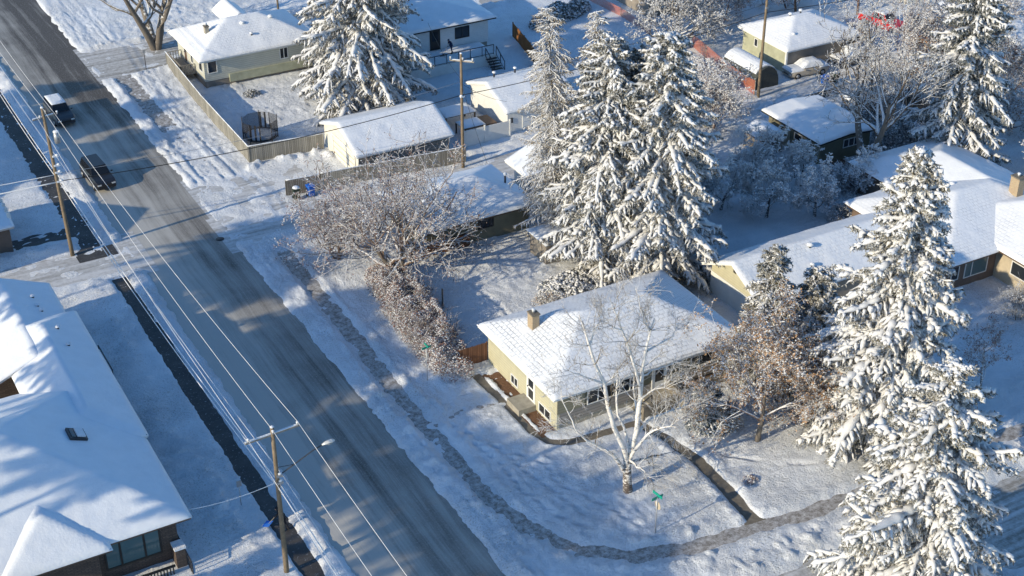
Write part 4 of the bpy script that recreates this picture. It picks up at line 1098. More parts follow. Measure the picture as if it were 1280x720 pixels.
def bare_tree(name, label, cat, xy, H, R, seed, bark='bark_dark', trunk_r=0.16, stems=1, clear=0.18, levels=4, kids=(6, 5, 5, 4), spread=48, up=0.10,
              leaf=0, leaf_m='leaf_red', leaf_r=0.06, snow=0, snow_r=0.06, group=None, trunk_m=None, wob=0.18, rmin=0.013, lean=(0, 0)):
    rs = np.random.RandomState(seed); out = {}
    t = thing(name, label, cat, (xy[0], xy[1], 0), 0, group)
    for s in range(stems):
        a = 2*math.pi*(s+rs.rand()*.5)/max(1, stems); tl = (0.0 if stems == 1 else 0.42)
        d = (math.cos(a)*tl+lean[0], math.sin(a)*tl+lean[1], 1)
        c = clear*H
        # trunk
        tp = [np.array([0.12*math.cos(a)*(stems > 1), 0.12*math.sin(a)*(stems > 1), -0.2])]; dd = np.array(d, float); dd /= np.linalg.norm(dd)
        nT = 7; Lt = H*(0.62 if stems == 1 else 0.55)
        for i in range(nT):
            dd = dd+rs.randn(3)*0.05; dd[2] = abs(dd[2]); dd /= np.linalg.norm(dd); tp.append(tp[-1]+dd*Lt/nT)
        tp = np.array(tp); tr = trunk_r*(1-0.72*np.linspace(0, 1, nT+1)); out.setdefault(0, []).append((tp, tr))
        nk = kids[0]+3
        for k in range(nk):
            s_ = (clear+0.05)+(1-clear-0.05)*(k+rs.rand()*.7)/nk; s_ = min(0.98, s_)
            i = min(int(s_*nT), nT-1); f = s_*nT-i; o = tp[i]*(1-f)+tp[i+1]*f
            an = k*2.4+rs.rand()*0.9; el = R_(28+35*s_)
            nd = np.array([math.cos(an)*math.cos(el), math.sin(an)*math.cos(el), math.sin(el)])
            Lb = R*(0.80+0.3*rs.rand())*(1.08-0.45*s_)/math.cos(el)*0.62
            grow(rs, o, nd, Lb, tr[i]*0.55, 1, levels, out, spread, up, kids, wob, 0.60, 5, rmin)
    V, F = bare_mesh(out, [0]); np_mesh('trunk', V, F, trunk_m or bark, t)
    V, F = bare_mesh(out, list(range(1, levels+1)), leaf, leaf_r, snow, snow_r, rs)
    np_mesh('crown', V, F, [bark, leaf_m, 'snow_twig'], t, smooth=True)
    return t
def shrub_cloud(name, label, cat, xy, dims, seed, n_leaf=1500, n_snow=1500, leaf_m='leaf_red', leaf_r=0.06, snow_r=0.07, stems=40, bark='bark_dark', group=None, rz=0.0, zlo=0.1, twig_r=0.012):
    """dense bush: stems fan out of the ground, crumbs of snow and leaves fill an uneven volume"""
    rs = np.random.RandomState(seed); t = thing(name, label, cat, (xy[0], xy[1], 0), rz, group)
    rx, ry, hh = dims
    out = {}
    for i in range(stems):
        bx = (rs.rand()*2-1)*rx*0.75; by = (rs.rand()*2-1)*ry*0.6
        d = np.array([bx/rx*0.9+rs.randn()*.3, by/ry*0.9+rs.randn()*.3, 1.6])
        grow(rs, (bx*0.8, by*0.8, -0.05), d, hh*(0.55+0.3*rs.rand()), twig_r*2.2, 1, 3, out, 42, 0.05, (0, 5, 4), 0.16, 0.55, 4, twig_r)
    V, F = bare_mesh(out, [1, 2, 3]); np_mesh('branches', V, F, bark, t)
    def vol(n):
        P = np.empty((0, 3))
        while len(P) < n:
            u = rs.rand(n*2, 3)*2-1; x = u[:, 0]*rx; y = u[:, 1]*ry
            e = (u[:, 0]**2)**1.6+(u[:, 1]**2)**1.3; z = zlo+(u[:, 2]*.5+.5)*hh
            top = hh*np.sqrt(np.clip(1-e, 0, 1))*(0.80+0.55*fbm(x*1.1+seed, y*1.1, 3))
            cl = fbm(x*1.6+z*.9+seed*3, y*1.6-z*.7, 2)
            k = (z < top+zlo) & (e < 1) & (cl > -0.16+0.10*rs.randn(len(x))) & (rs.rand(len(x)) < 0.25+0.75*(z/hh))
            P = np.vstack([P, np.stack([x, y, z], -1)[k]])
        return P[:n]
    VV = []; FL = []; n = 0
    if n_leaf: v, f = leaves(rs, vol(n_leaf), leaf_r*(0.6+0.9*rs.rand(n_leaf))); VV.append(v); FL.append((f, 0)); n += len(v)
    if n_snow: v, f = blobs(rs, vol(n_snow), snow_r*(0.4+1.0*rs.rand(n_snow))); VV.append(v); FL.append((f+n, 1))
    np_mesh('foliage', np.vstack(VV), FL, [leaf_m, 'snow_twig'], t)
    return t

# ------------------------------------------------------------------ the conifers
conifer('spruce_tree', 'broad dense snow laden spruce between the upper left house and the deck house', 'spruce', (52.8, 123.6), 24.0, 8.0, 11, gap=0.50, per=10, fat=1.05, power=0.62)
conifer('spruce_tree', 'tallest snow laden spruce, right of the brown leaved shrubs', 'spruce', (60.3, 57.6), 21.7, 6.9, 5, gap=0.55, per=8, fat=1.35, power=0.74, needles='needles_spruce')
conifer('spruce_tree', 'snow laden spruce with long drooping boughs in the lower right corner over the side street', 'spruce', (50.5, 43.9), 17.6, 7.2, 23, gap=0.60, per=9, fat=1.25, power=0.66)
conifer('spruce_tree', 'left spruce of the dense group behind the corner bungalow', 'spruce', (56.3, 85.7), 19.9, 6.0, 31, z0=3.4, gap=0.44, per=9, fat=1.05, power=0.62, group='spruces behind the corner bungalow')
conifer('spruce_tree', 'narrow middle spruce of the dense group behind the corner bungalow', 'spruce', (58.7, 86.6), 18.6, 5.8, 37, gap=0.44, per=9, fat=1.05, power=0.62, group='spruces behind the corner bungalow')
conifer('spruce_tree', 'right spruce of the dense group, its white boughs hanging beside the yellow gable', 'spruce', (59.6, 83.0), 20.5, 6.6, 41, gap=0.44, per=9, fat=1.15, power=0.55, group='spruces behind the corner bungalow')
conifer('larch_tree', 'left thin yellowish larch with drooping frosted twigs behind the small grey shed', 'larch', (55.8, 92.3), 20.5, 3.9, 3, 'needles_larch', larch=True, gap=0.42, per=7, power=0.6, group='larches by the spruce group', trunk=0.18, z0=2.0, lean=(-0.05, 0.0))
conifer('larch_tree', 'right thin yellowish larch rising just behind the spruce group', 'larch', (58.6, 90.3), 20.3, 3.3, 9, 'needles_larch', larch=True, gap=0.42, per=7, power=0.6, group='larches by the spruce group', trunk=0.18, z0=2.0, lean=(-0.03, 0.0))
conifer('spruce_tree', 'slim young spruce in front of the long snowy roof right of the corner bungalow', 'spruce', (58.0, 67.0), 11.3, 3.6, 51, gap=0.42, per=7, fat=0.8, power=0.85, z0=0.5)
conifer('spruce_tree', 'short bushy spruce filling the gap between the slim young spruce and the tallest one', 'spruce', (61.2, 66.0), 9.0, 3.8, 55, gap=0.42, per=8, fat=0.9, power=0.7, z0=0.4)
conifer('spruce_tree', 'dark spruce with patchy snow behind the right edge house roofs', 'spruce', (94.2, 86.4), 18.6, 6.0, 61, 'needles_dark', gap=0.5, per=8, fat=1.05, power=0.55)
conifer('spruce_tree', 'small bluish spruce in the shade beside the front steps', 'spruce', (51.0, 64.4), 4.1, 1.7, 71, 'needles_blue', gap=0.30, per=7, fat=0.55, z0=0.2, trunk=0.07)
conifer('spruce_tree', 'shaded snow dusted spruce corner cut by the lower left picture edge', 'spruce', (5.0, 64.3), 7.2, 2.6, 77, 'needles_blue', gap=0.40, per=7, fat=0.7, z0=0.3, trunk=0.1)

conifer('spruce_tree', 'spruce half hidden behind the broad one, its boughs reaching over the deck house roof', 'spruce', (54.6, 132.2), 20, 5.6, 13, gap=0.5, per=8, fat=1.0, power=0.62)
conifer('spruce_tree', 'lowest leftmost spruce of the dense group, above the small grey shed', 'spruce', (58.4, 88.0), 13.5, 4.2, 43, z0=2.0, gap=0.44, per=8, fat=0.95, power=0.6, group='spruces behind the corner bungalow')
# ------------------------------------------------------------------ the birch: limbs follow the photographed fork pattern
def birch():
    X0, Y0 = 42.95, 61.35
    t = thing('birch_tree', 'bare white barked birch with forked stems on the corner lawn', 'birch', (X0, Y0, 0))
    rs = np.random.RandomState(4); D = np.array([FWD[0], FWD[1], 0]); D /= np.linalg.norm(D)
    def P(px, py, dep=0.0):
        d = FWD*FOC+RGT*(px-640)+UPV*(360-py)
        o = np.array([X0, Y0, 0])+D*dep; k = (np.dot(o, D)-0.0)/np.dot(d, D)
        p = d*k+np.array([0, 0, CAMH]); return p-np.array([X0, Y0, 0])
    limbs = [  # (points, r0, r1)
        ([(785, 620, 0), (784, 600, 0), (784, 582, 0.0)], .30, .24),
        ([(784, 584, 0), (790, 560, .1), (797, 530, .2), (801, 500, .3), (803, 470, .4), (806, 440, .5), (812, 415, .7), (818, 398, .9)], .20, .04),
        ([(801, 500, .3), (797, 470, -.1), (788, 440, -.5), (779, 415, -.8), (771, 396, -1.0), (762, 372, -1.2)], .11, .02),
        ([(806, 440, .5), (822, 432, 1.2), (842, 418, 1.9), (850, 400, 2.4)], .08, .015),
        ([(784, 582, 0), (779, 560, -.2), (768, 535, -.5), (760, 510, -.7), (755, 480, -.9), (744, 455, -1.2), (737, 432, -1.5), (731, 412, -1.7), (724, 394, -1.9)], .18, .03),
        ([(737, 432, -1.5), (742, 415, -1.2), (750, 402, -.9), (757, 396, -.8)], .07, .015),
        ([(782, 592, 0), (770, 572, -.5), (752, 560, -1.0), (735, 552, -1.5), (722, 541, -2.0), (708, 533, -2.4)], .14, .02),
        ([(722, 541, -2.0), (712, 520, -2.2), (704, 500, -2.4), (700, 480, -2.5)], .05, .012),
        ([(755, 480, -.9), (738, 474, -1.6), (722, 468, -2.1), (704, 462, -2.6)], .08, .015),
        ([(788, 565, 0), (781, 540, .6), (772, 515, 1.0), (769, 490, 1.3), (773, 468, 1.5), (771, 452, 1.6)], .10, .02),
        ([(792, 550, 0), (806, 528, 1.0), (822, 520, 1.6), (838, 514, 2.1), (852, 508, 2.6), (862, 503, 2.8)], .11, .018),
        ([(788, 572, 0), (796, 560, -.8), (804, 548, -1.2), (816, 538, -1.5), (832, 532, -1.8), (846, 534, -2.0)], .12, .018),
        ([(786, 580, 0), (800, 574, .9), (815, 570, 1.5), (832, 568, 2.0), (848, 562, 2.4)], .10, .016),
        ([(786, 572, 0), (795, 582, -.9), (806, 590, -1.3), (814, 600, -1.6)], .08, .014),
        ([(797, 530, .2), (794, 505, .8), (792, 480, 1.2), (793, 458, 1.5)], .10, .02),
        ([(803, 470, .4), (820, 462, 1.0), (835, 456, 1.5), (848, 452, 1.7)], .06, .012),
        ([(801, 500, .3), (812, 490, -.4), (826, 484, -.8), (838, 487, -1.0)], .05, .012),
        ([(812, 415, .7), (804, 395, .2), (798, 375, -.1), (795, 358, -.2)], .05, .012),
        ([(779, 415, -.8), (764, 408, -1.4), (750, 408, -1.8)], .05, .012),
    ]
    out = {0: [], 1: []}; main = {}
    for li, (pts, r0, r1) in enumerate(limbs):
        q = np.array([P(*p) for p in pts]); n = len(q)
        s = np.linspace(0, 1, n); ss = np.linspace(0, 1, 9)
        pp = np.stack([np.interp(ss, s, q[:, i]) for i in range(3)], -1)
        pp[1:-1] += rs.randn(7, 3)*0.03*(li > 0)
        rr = 1.08*(r0+(r1-r0)*ss)
        (main if li == 0 else out).setdefault(0, []).append((pp, rr))
        if li == 0: continue
        for k in range(15 if n > 4 else 9):
            i = rs.randint(3, 9); i = min(i, 7); o = pp[i]; tt = pp[i+1]-pp[i]; tt /= np.linalg.norm(tt)
            rn = rs.randn(3); rn -= tt*np.dot(rn, tt); rn /= np.linalg.norm(rn); a = R_(35+30*rs.rand())
            grow(rs, o, tt*math.cos(a)+rn*math.sin(a), 1.0+1.3*rs.rand(), max(.018, rr[i]*.4), 1, 3, out, 40, 0.03, (0, 5, 4), 0.16, 0.55, 4, 0.010)
    V, F = bare_mesh(main, [0]); np_mesh('trunk', V, F, 'bark_birch', t)
    V, F = bare_mesh(out, [0]); np_mesh('limbs', V, F, 'bark_birch', t)
    V, F = bare_mesh(out, [1, 2, 3]); np_mesh('twigs', V, F, 'bark_larch', t)
birch()

# ------------------------------------------------------------------ other broadleaf trees
bare_tree('crab_apple_tree', 'wide spreading frosted crab apple tree at the street side of the yard', 'tree', (41.9, 92.6), 8.0, 8.6, 12, 'bark_crab', 0.36, stems=3, clear=0.14, levels=4, kids=(5, 5, 5, 4), spread=50, up=0.0,
          leaf=2600, leaf_m='leaf_red', leaf_r=0.07, snow=2400, snow_r=0.06, trunk_m='bark_trunk', rmin=0.019)
bare_tree('crab_apple_tree', 'smaller reddish frosted tree between the spreading crab apple and the alley bins', 'tree', (38.8, 98.0), 5.2, 4.8, 18, 'bark_crab', 0.16, stems=3, clear=0.12, levels=4, kids=(5, 5, 5, 3), spread=50, up=0.02,
          leaf=4200, leaf_m='leaf_red', leaf_r=0.07, snow=2600, snow_r=0.06)
bare_tree('brown_leaved_tree', 'small tree of rusty brown leaves and snow with a stout pale trunk', 'tree', (53.3, 61.6), 8.8, 5.6, 21, 'bark_red', 0.22, stems=1, clear=0.24, levels=4, kids=(7, 6, 5, 4), spread=52, up=-0.01,
          leaf=9500, leaf_m='leaf_brown', leaf_r=0.08, snow=5200, snow_r=0.065, trunk_m='bark_trunk', rmin=0.015)
bare_tree('brown_leaved_tree', 'lower rusty leaved tree spreading below the tallest spruce', 'tree', (57.0, 61.8), 7.0, 5.2, 26, 'bark_red', 0.14, stems=3, clear=0.1, levels=4, kids=(6, 6, 5, 4), spread=52, up=-0.02,
          leaf=10000, leaf_m='leaf_brown', leaf_r=0.08, snow=4300, snow_r=0.065)
bare_tree('street_tree', 'thick trunked bare tree forking above the upper left intersection', 'tree', (39.9, 149.2), 17, 6.5, 33, 'bark_trunk', 0.46, stems=4, clear=0.3, levels=4, kids=(4, 4, 4, 3), spread=40, up=0.08, trunk_m='bark_trunk', rmin=0.02)
bare_tree('bare_tree', 'tall dark bare tree with snow in its forks behind the olive brown building', 'tree', (86.6, 89.4), 17.5, 7.5, 37, 'bark_dark', 0.42, stems=2, clear=0.38, levels=4, kids=(5, 5, 5, 4), spread=44, up=0.07, snow=1500, snow_r=0.07, trunk_m='bark_trunk', rmin=0.022)
ft = [((70.8, 89.6), 5.0, 3.0, 'leftmost low frosted orchard tree in the shaded yard'), ((73.3, 86.5), 5.2, 3.2, 'frosted orchard tree with thick dark trunk in the middle of the shaded yard'),
      ((76.9, 84.6), 4.8, 3.0, 'right frosted orchard tree close behind the long snowy roof'), ((75.6, 91.6), 6.2, 3.4, 'taller frosted orchard tree at the back of the shaded yard')]
ft += [((68.4, 92.6), 5.4, 3.0, 'small frosted orchard tree right beside the spruce group'), ((79.0, 89.0), 5.0, 2.8, 'frosted orchard tree next to the tiny capped shed'), ((72.4, 99.0), 6.2, 3.4, 'frosted orchard tree far back near the orange netting'), ((82.6, 86.0), 4.6, 2.8, 'rightmost frosted orchard tree below the tall bare tree')]
for i, (xy, H_, Rr_, lb) in enumerate(ft):
    bare_tree('orchard_tree', lb, 'tree', xy, H_, Rr_, 60+i, 'bark_blue', 0.17, stems=1, clear=0.2, levels=4, kids=(7, 6, 5, 4), spread=55, up=0.0, snow=4600, snow_r=0.07, group='frosted orchard trees in the shaded yard', rmin=0.016)
bare_tree('bare_tree', 'frosted bushy tree right of the spruce group beside the orange netting', 'tree', (79.6, 103.2), 6.5, 4.0, 71, 'bark_red', 0.15, stems=3, clear=0.1, levels=4, kids=(6, 6, 5, 3), spread=48, up=0.03, leaf=1600, leaf_m='leaf_red', snow=4600, snow_r=0.08, rmin=0.018)
bare_tree('bare_tree', 'wide white frosted tree at the top between the larches and the grey green house', 'tree', (88.2, 121.2), 8.5, 7.0, 73, 'bark_dark', 0.26, stems=2, clear=0.15, levels=4, kids=(7, 6, 5, 4), spread=54, up=0.01, snow=6500, snow_r=0.085, rmin=0.020)
bg_t = [((104.0, 104.0), 10, 5.0, 'thin bare tree right of the grey green house'), ((107.0, 97.5), 9.5, 4.6, 'bare tree with pale snowy limbs left of the dark spruce'), ((113.5, 104.5), 13, 6.0, 'tall bare tree beyond the red pickup'),
        ((106, 123.5), 11, 6.0, 'frosted tree behind the grey green house roof'), ((101.5, 103.0), 4.5, 2.8, 'low twiggy tree behind the blue bin'), ((117.5, 96.0), 12, 5.5, 'bare tree at the top right behind the dark spruce'), ((121, 111), 12, 6.5, 'far bare tree at the top right picture edge'),
        ((95.5, 97.6), 5.5, 3.2, 'small bare tree beside the little alley shed'), ((112, 120), 9, 5.0, 'snow covered bare tree above the red pickup'), ((96.5, 126.5), 9, 5.0, 'frosted tree far behind the dark car shelter')]
for i, (xy, H_, Rr_, lb) in enumerate(bg_t):
    bare_tree('bare_tree', lb, 'tree', xy, H_, Rr_, 90+i, 'bark_dark' if i % 2 else 'bark_red', 0.17, stems=1+i % 2, clear=0.16, levels=4, kids=(6, 5, 5, 3), spread=44, up=0.06, snow=1300, snow_r=0.085, rmin=0.024)
for i, (px_, py_, H_, Rr_, lb) in enumerate([(1150, 95, 6.5, 4.0, 'low frosted tree just left of the dark spruce'), (1135, 128, 5.0, 3.2, 'frosted scrubby tree above the dark weathered fence'), (1262, 118, 6.0, 3.5, 'frosted tree in front of the brown cabin'),
        (1262, 165, 4.5, 3.0, 'low frosted tree below the brown cabin'), (1232, 45, 8.0, 4.5, 'frosted tree right of the dark spruce top'), (1165, 78, 7.5, 4.0, 'brownish twiggy tree beside the rust brown boards'),
        (1068, 70, 3.6, 2.4, 'thin twiggy tree behind the smoothly buried car'), (905, 30, 6.5, 4.0, 'frosted tree left of the grey green house'), (985, 12, 7.0, 4.5, 'frosted tree at the top edge above the white hip roof')]):
    p = at(px_, py_); bare_tree('bare_tree', lb, 'tree', (p[0], p[1]), H_, Rr_, 140+i, 'bark_red', 0.13, stems=2, clear=0.1, levels=4, kids=(6, 5, 5, 3), spread=48, up=0.02, leaf=900, leaf_m='leaf_brown', leaf_r=0.09, snow=2400, snow_r=0.085, rmin=0.022)
bare_tree('bare_tree', 'frosted round tree at the right edge behind the brick chimney', 'tree', (101.2, 80.8), 6.5, 3.6, 111, 'bark_red', 0.16, stems=2, clear=0.14, levels=4, kids=(6, 6, 5, 3), spread=52, up=0.0, leaf=700, snow=5200, snow_r=0.09, rmin=0.016)
bare_tree('sapling', 'slim dark sapling with a few dead leaves in the blue shade at the right', 'tree', (70.6, 58.6), 6.6, 2.3, 115, 'bark_dark', 0.10, stems=1, clear=0.22, levels=4, kids=(7, 5, 4, 3), spread=42, up=0.05, leaf=900, leaf_m='leaf_red', leaf_r=0.07)
bare_tree('bare_bush', 'bare dark bush below the beige wall at the right edge', 'bush', (79.8, 64.2), 2.4, 2.2, 117, 'bark_dark', 0.05, stems=4, clear=0.05, levels=3, kids=(6, 5, 4), spread=40, up=0.05, snow=300)
bare_tree('young_tree', 'thin pale young tree before the right front windows of the corner bungalow', 'tree', (55.4, 66.6), 5.0, 1.9, 119, 'bark_larch', 0.07, stems=2, clear=0.2, levels=3, kids=(6, 5, 4), spread=38, up=0.06)

# hedge, shrubs and low evergreens
hedge = shrub_cloud('hedge', 'long snow speckled reddish hedge between the right sidewalk and the yard', 'hedge', (40.0, 86.0), (2.0, 9.0, 2.5), 201, 22000, 21000, 'leaf_red', 0.065, 0.055, 150, 'bark_crab')
hedge.rotation_euler = (0, 0, R_(-4.5))
shrub_cloud('low_pine', 'low mounded mugo pine heaped with snow behind the corner bungalow', 'pine', (53.2, 84.0), (3.4, 2.5, 1.25), 203, 5000, 3600, 'needles_dark', 0.09, 0.13, 30, 'bark_dark')
shrub_cloud('low_shrub', 'thin snowy shrub left of the mounded pine in the fenced yard', 'shrub', (50.4, 83.4), (1.7, 1.3, 0.9), 205, 300, 700, 'leaf_brown', 0.06, 0.06, 40, 'bark_larch')
shrub_cloud('snowy_shrub', 'rounded snow dusted shrub between the bluish spruce and the brown leaved tree', 'shrub', (52.4, 64.2), (1.3, 1.2, 1.9), 207, 1200, 1600, 'leaf_brown', 0.07, 0.09, 30, 'bark_red')
shrub_cloud('snowy_shrub', 'snow heaped shrub right of the slim young spruce', 'shrub', (60.6, 63.6), (2.4, 2.2, 2.7), 209, 3800, 3400, 'needles_dark', 0.10, 0.12, 30, 'bark_dark')
shrub_cloud('snowy_shrub', 'rust coloured shrub at the foot of the tallest spruce', 'shrub', (58.9, 59.6), (2.0, 1.4, 1.8), 211, 3000, 1700, 'leaf_brown', 0.08, 0.08, 40, 'bark_red')
shrub_cloud('snowy_shrub', 'shaded frosted shrub beside the olive brown building step', 'shrub', (82.9, 88.2), (2.2, 1.6, 1.9), 213, 300, 2300, 'leaf_red', 0.07, 0.10, 50, 'bark_blue')
shrub_cloud('snowy_shrub', 'shaded frosted shrub against the back of the long snowy roof', 'shrub', (79.2, 82.6), (2.0, 1.6, 2.3), 215, 300, 2500, 'leaf_red', 0.07, 0.10, 50, 'bark_blue')
shrub_cloud('snowy_shrub', 'frosted thicket between the spruce group and the orange netting', 'shrub', (70.5, 97.0), (4.2, 2.6, 2.4), 217, 1500, 4200, 'leaf_red', 0.07, 0.11, 80, 'bark_red')
shrub_cloud('snowy_shrub', 'frosted scrub in front of the tiny shed', 'shrub', (78.0, 94.4), (2.6, 2.0, 2.2), 219, 600, 3000, 'leaf_red', 0.07, 0.11, 60, 'bark_blue')
shrub_cloud('snowy_shrub', 'brushy shrubs along the orange netting above the alley', 'shrub', (86.2, 113.2), (2.2, 4.2, 2.0), 221, 1800, 3200, 'leaf_red', 0.08, 0.11, 60, 'bark_red')
shrub_cloud('snowy_shrub', 'dark thicket between the tall bare tree and the dark spruce', 'shrub', (92.6, 91.4), (3.0, 2.6, 2.6), 223, 2400, 2000, 'needles_dark', 0.10, 0.10, 70, 'bark_dark')
shrub_cloud('snowy_shrub', 'dense brush around the little alley shed', 'shrub', (93.6, 97.6), (4.2, 2.0, 1.9), 225, 1800, 2000, 'needles_dark', 0.09, 0.10, 80, 'bark_dark')
shrub_cloud('snowy_shrub', 'snowy brush under the small house by the spruce group', 'shrub', (62.2, 92.6), (3.0, 2.4, 2.2), 227, 1600, 2600, 'needles_spruce', 0.09, 0.11, 40, 'bark_dark')
shrub_cloud('low_shrub', 'dead perennials poking through snow beside the front walk', 'shrub', (50.2, 58.4), (0.7, 0.5, 0.35), 229, 260, 160, 'leaf_red', 0.06, 0.05, 16, 'bark_red')
shrub_cloud('low_shrub', 'small dark shrub in the fenced upper left yard', 'shrub', (44.4, 132.2), (1.0, 0.8, 0.6), 231, 500, 200, 'needles_dark', 0.07, 0.07, 20, 'bark_dark')
# ------------------------------------------------------------------ fences
def fence(label, pts, h=1.7, m='fence_grey', cap=True, z0=0.02, cat='fence', step=2.4, name='board_fence'):
    a0 = Vector((pts[0][0], pts[0][1], 0)); t = thing(name, label, cat, a0)
    b = MB(); sn = MB(); rs = random.Random(len(label))
    for (p, q) in zip(pts[:-1], pts[1:]):
        p = Vector((p[0], p[1], 0)); q = Vector((q[0], q[1], 0)); d = (q-p); L_ = d.length; d.normalize(); n = max(1, int(L_/0.155))
        ang = math.atan2(d.y, d.x)
        for i in range(n):
            c = p+d*(L_*(i+0.5)/n); hh = h+rs.uniform(-.025, .02)
            b.cbox((c.x-a0.x, c.y-a0.y, z0+hh/2), (L_/n-0.012, 0.022+rs.uniform(0, .006), hh), 0, ang+rs.uniform(-.015, .015))
        for zz in (0.35, h-0.3): b.cbox((p.x+d.x*L_/2-a0.x-d.y*.04, p.y+d.y*L_/2-a0.y+d.x*.04, zz), (L_, 0.04, 0.09), 0, ang)
        if cap:
            k = int(L_/0.5)+1
            sn.tube([p+d*(L_*i/k)-a0+Vector((0, 0, h+0.045)) for i in range(k+1)], [0.05+rs.uniform(-.015, .02) for _ in range(k+1)], 6, 0, True, 0.9)
        k = max(1, round(L_/step))
        for i in range(k+1):
            c = p+d*(L_*i/k)-a0; pb = MB(); pb.cbox((c.x-d.y*.07, c.y+d.x*.07, h/2), (0.1, 0.1, h+.02), 0, ang); pb.build('post', m, t)
    o = b.build('board_panel', m, t)
    if cap: sn.build('snow', 'snow_lump', t)
    return t
fence('weathered grey board fence along the street side of the upper left yard', [(39.3, 143.6), (38.8, 131), (38.7, 117.9), (45.7, 117.1)], 1.75)
fence('weathered grey board fence behind the cream garage spruce side', [(50.3, 131.4), (49.7, 119.2)], 1.6)
fence('long grey board fence between the alley and the cream garage', [(42.4, 109.95), (56.0, 108.5)], 1.6)
fence('darker open grey fence end beside the two alley bins', [(39.3, 110.35), (42.3, 110.0)], 1.5, 'fence_dark')
fence('tall orange brown board fence right of the deck house', [(74.9, 133.5), (73.6, 127.5), (72.0, 121.5)], 1.7, 'fence_orange', False)
fence('short reddish brown fence panel joining the corner bungalow to the hedge', [(39.9, 78.9), (42.2, 78.9)], 1.7, 'fence_red', False)
fence('small grey gate panel standing alone beside the hedge', [(42.6, 86.7), (43.1, 87.7)], 1.3, 'fence_dark', False, name='wooden_gate')
p = at(1112, 122); q = at(1178, 158)
fence('dark weathered fence behind the tall bare tree', [(q[0], q[1]), (p[0], p[1])], 1.6, 'fence_dark', False)
p = at(1045, 96); q = at(1000, 112)
p = at(1052, 118); q = at(1000, 135)
fence('low snowy fence beside the little alley shed', [(p[0], p[1]), (q[0], q[1])], 1.1, 'fence_dark', True)
def netfence(label, pts, h, m='net_orange'):
    t = thing('netting_fence', label, 'fence', (pts[0][0], pts[0][1], 0)); a0 = Vector(t.location)
    b = MB()
    for p, q in zip(pts[:-1], pts[1:]):
        p = Vector((p[0], p[1], 0))-a0; q = Vector((q[0], q[1], 0))-a0
        b.bar(p+Vector((0, 0, h/2+.05)), q+Vector((0, 0, h/2+.05)), 0.02, h)
        pb = MB(); pb.tube([p+Vector((0, 0, 0)), p+Vector((0, 0, h+.1))], .04, 6); pb.build('post', 'wood_grey', t)
    b.build('netting', m, t); return t
netfence('bright orange safety netting beside the dark fabric car shelter', [(88.3, 107.9), (88.4, 111), (88.9, 114.5), (89.6, 118), (90.2, 121.5)], 1.5)
p1, p2, p3 = at(812, 46), at(776, 22), at(736, 2)
netfence('orange netting near the top behind the larches', [(p1[0], p1[1]), (p2[0], p2[1]), (p3[0], p3[1])], 1.1)

# ------------------------------------------------------------------ little alley shed and far buildings
h = thing('garden_shed', 'little grey alley shed with snow cap behind the dense brush', 'shed', (94.4, 99.6, 0))
walls(h, 93.2, 95.8, 98.4, 100.6, -0.1, 1.7, 'stucco_grey'); roof(h, 93.0, 96.0, 98.2, 100.8, 1.75, 0.12, 'hip', 'snow_roof', 0.22, 'wood_grey', 0.1)
b = MB(); b.box(94.0, 94.9, 98.34, 98.4, 0, 1.55); b.build('door', 'wood_grey', h); place(h)
def far_house(label, cx, cy, wx, wy, ze, wm, kind='hip', nm='bungalow', cat='house', trim='trim_white', win=True):
    h = thing(nm, label, cat, (cx, cy, 0))
    walls(h, cx-wx/2, cx+wx/2, cy-wy/2, cy+wy/2, -0.2, ze-.1, wm)
    roof(h, cx-wx/2-.5, cx+wx/2+.5, cy-wy/2-.5, cy+wy/2+.5, ze, 0.38, kind, 'snow_roof', 0.18, trim)
    if win:
        window(h, (cx-wx*.25, cy-wy/2, ze*0.6), 1.4, 1.0, '-y', (1, 1)); window(h, (cx-wx/2, cy, ze*0.6), 1.4, 1.0, '-x', (1, 1))
    place(h); return h
p = at(1186, 42); far_house('tiny tan shed with snowy roof high up in the twigs left of the dark spruce', p[0]+1, p[1]+1, 2.4, 2.4, 2.0, 'siding_buff', 'gy', 'garden_shed', 'shed', 'trim_brown', False)
p = at(1268, 88); far_house('brown cabin at the right edge beside the dark spruce', p[0]+3.5, p[1]+2.5, 7, 6, 2.6, 'siding_brown', 'gx', 'garage', 'garage', 'trim_dark')
p = at(835, 24); far_house('dark house cut by the top edge behind the orange netting', p[0]+3, p[1]+5, 10, 8, 2.7, 'stucco_grey', 'hip', trim='trim_dark')
p = at(1180, 6); far_house('snowy roofed house cut by the top edge behind the dark spruce', p[0]+2, p[1]+6, 12, 8, 2.8, 'siding_cream', 'hip')
fence('rust brown boards behind the red pickup', [at(1128, 52)[:2], at(1165, 66)[:2]], 1.5, 'fence_orange', True)
p = at(700, 24)
shrub_cloud('snowy_hedge', 'dark snow draped hedge behind the left larch at the top', 'hedge', (p[0], p[1]), (5.0, 1.5, 1.7), 301, 5000, 1500, 'needles_dark', 0.16, 0.16, 40, 'bark_dark', rz=R_(20))
p = at(790, 82)
shrub_cloud('snowy_hedge', 'dark snow draped hedge between the spruce tops and the orange netting', 'hedge', (p[0], p[1]), (1.6, 5.5, 1.9), 303, 5000, 1500, 'needles_dark', 0.16, 0.16, 40, 'bark_dark', rz=R_(12))

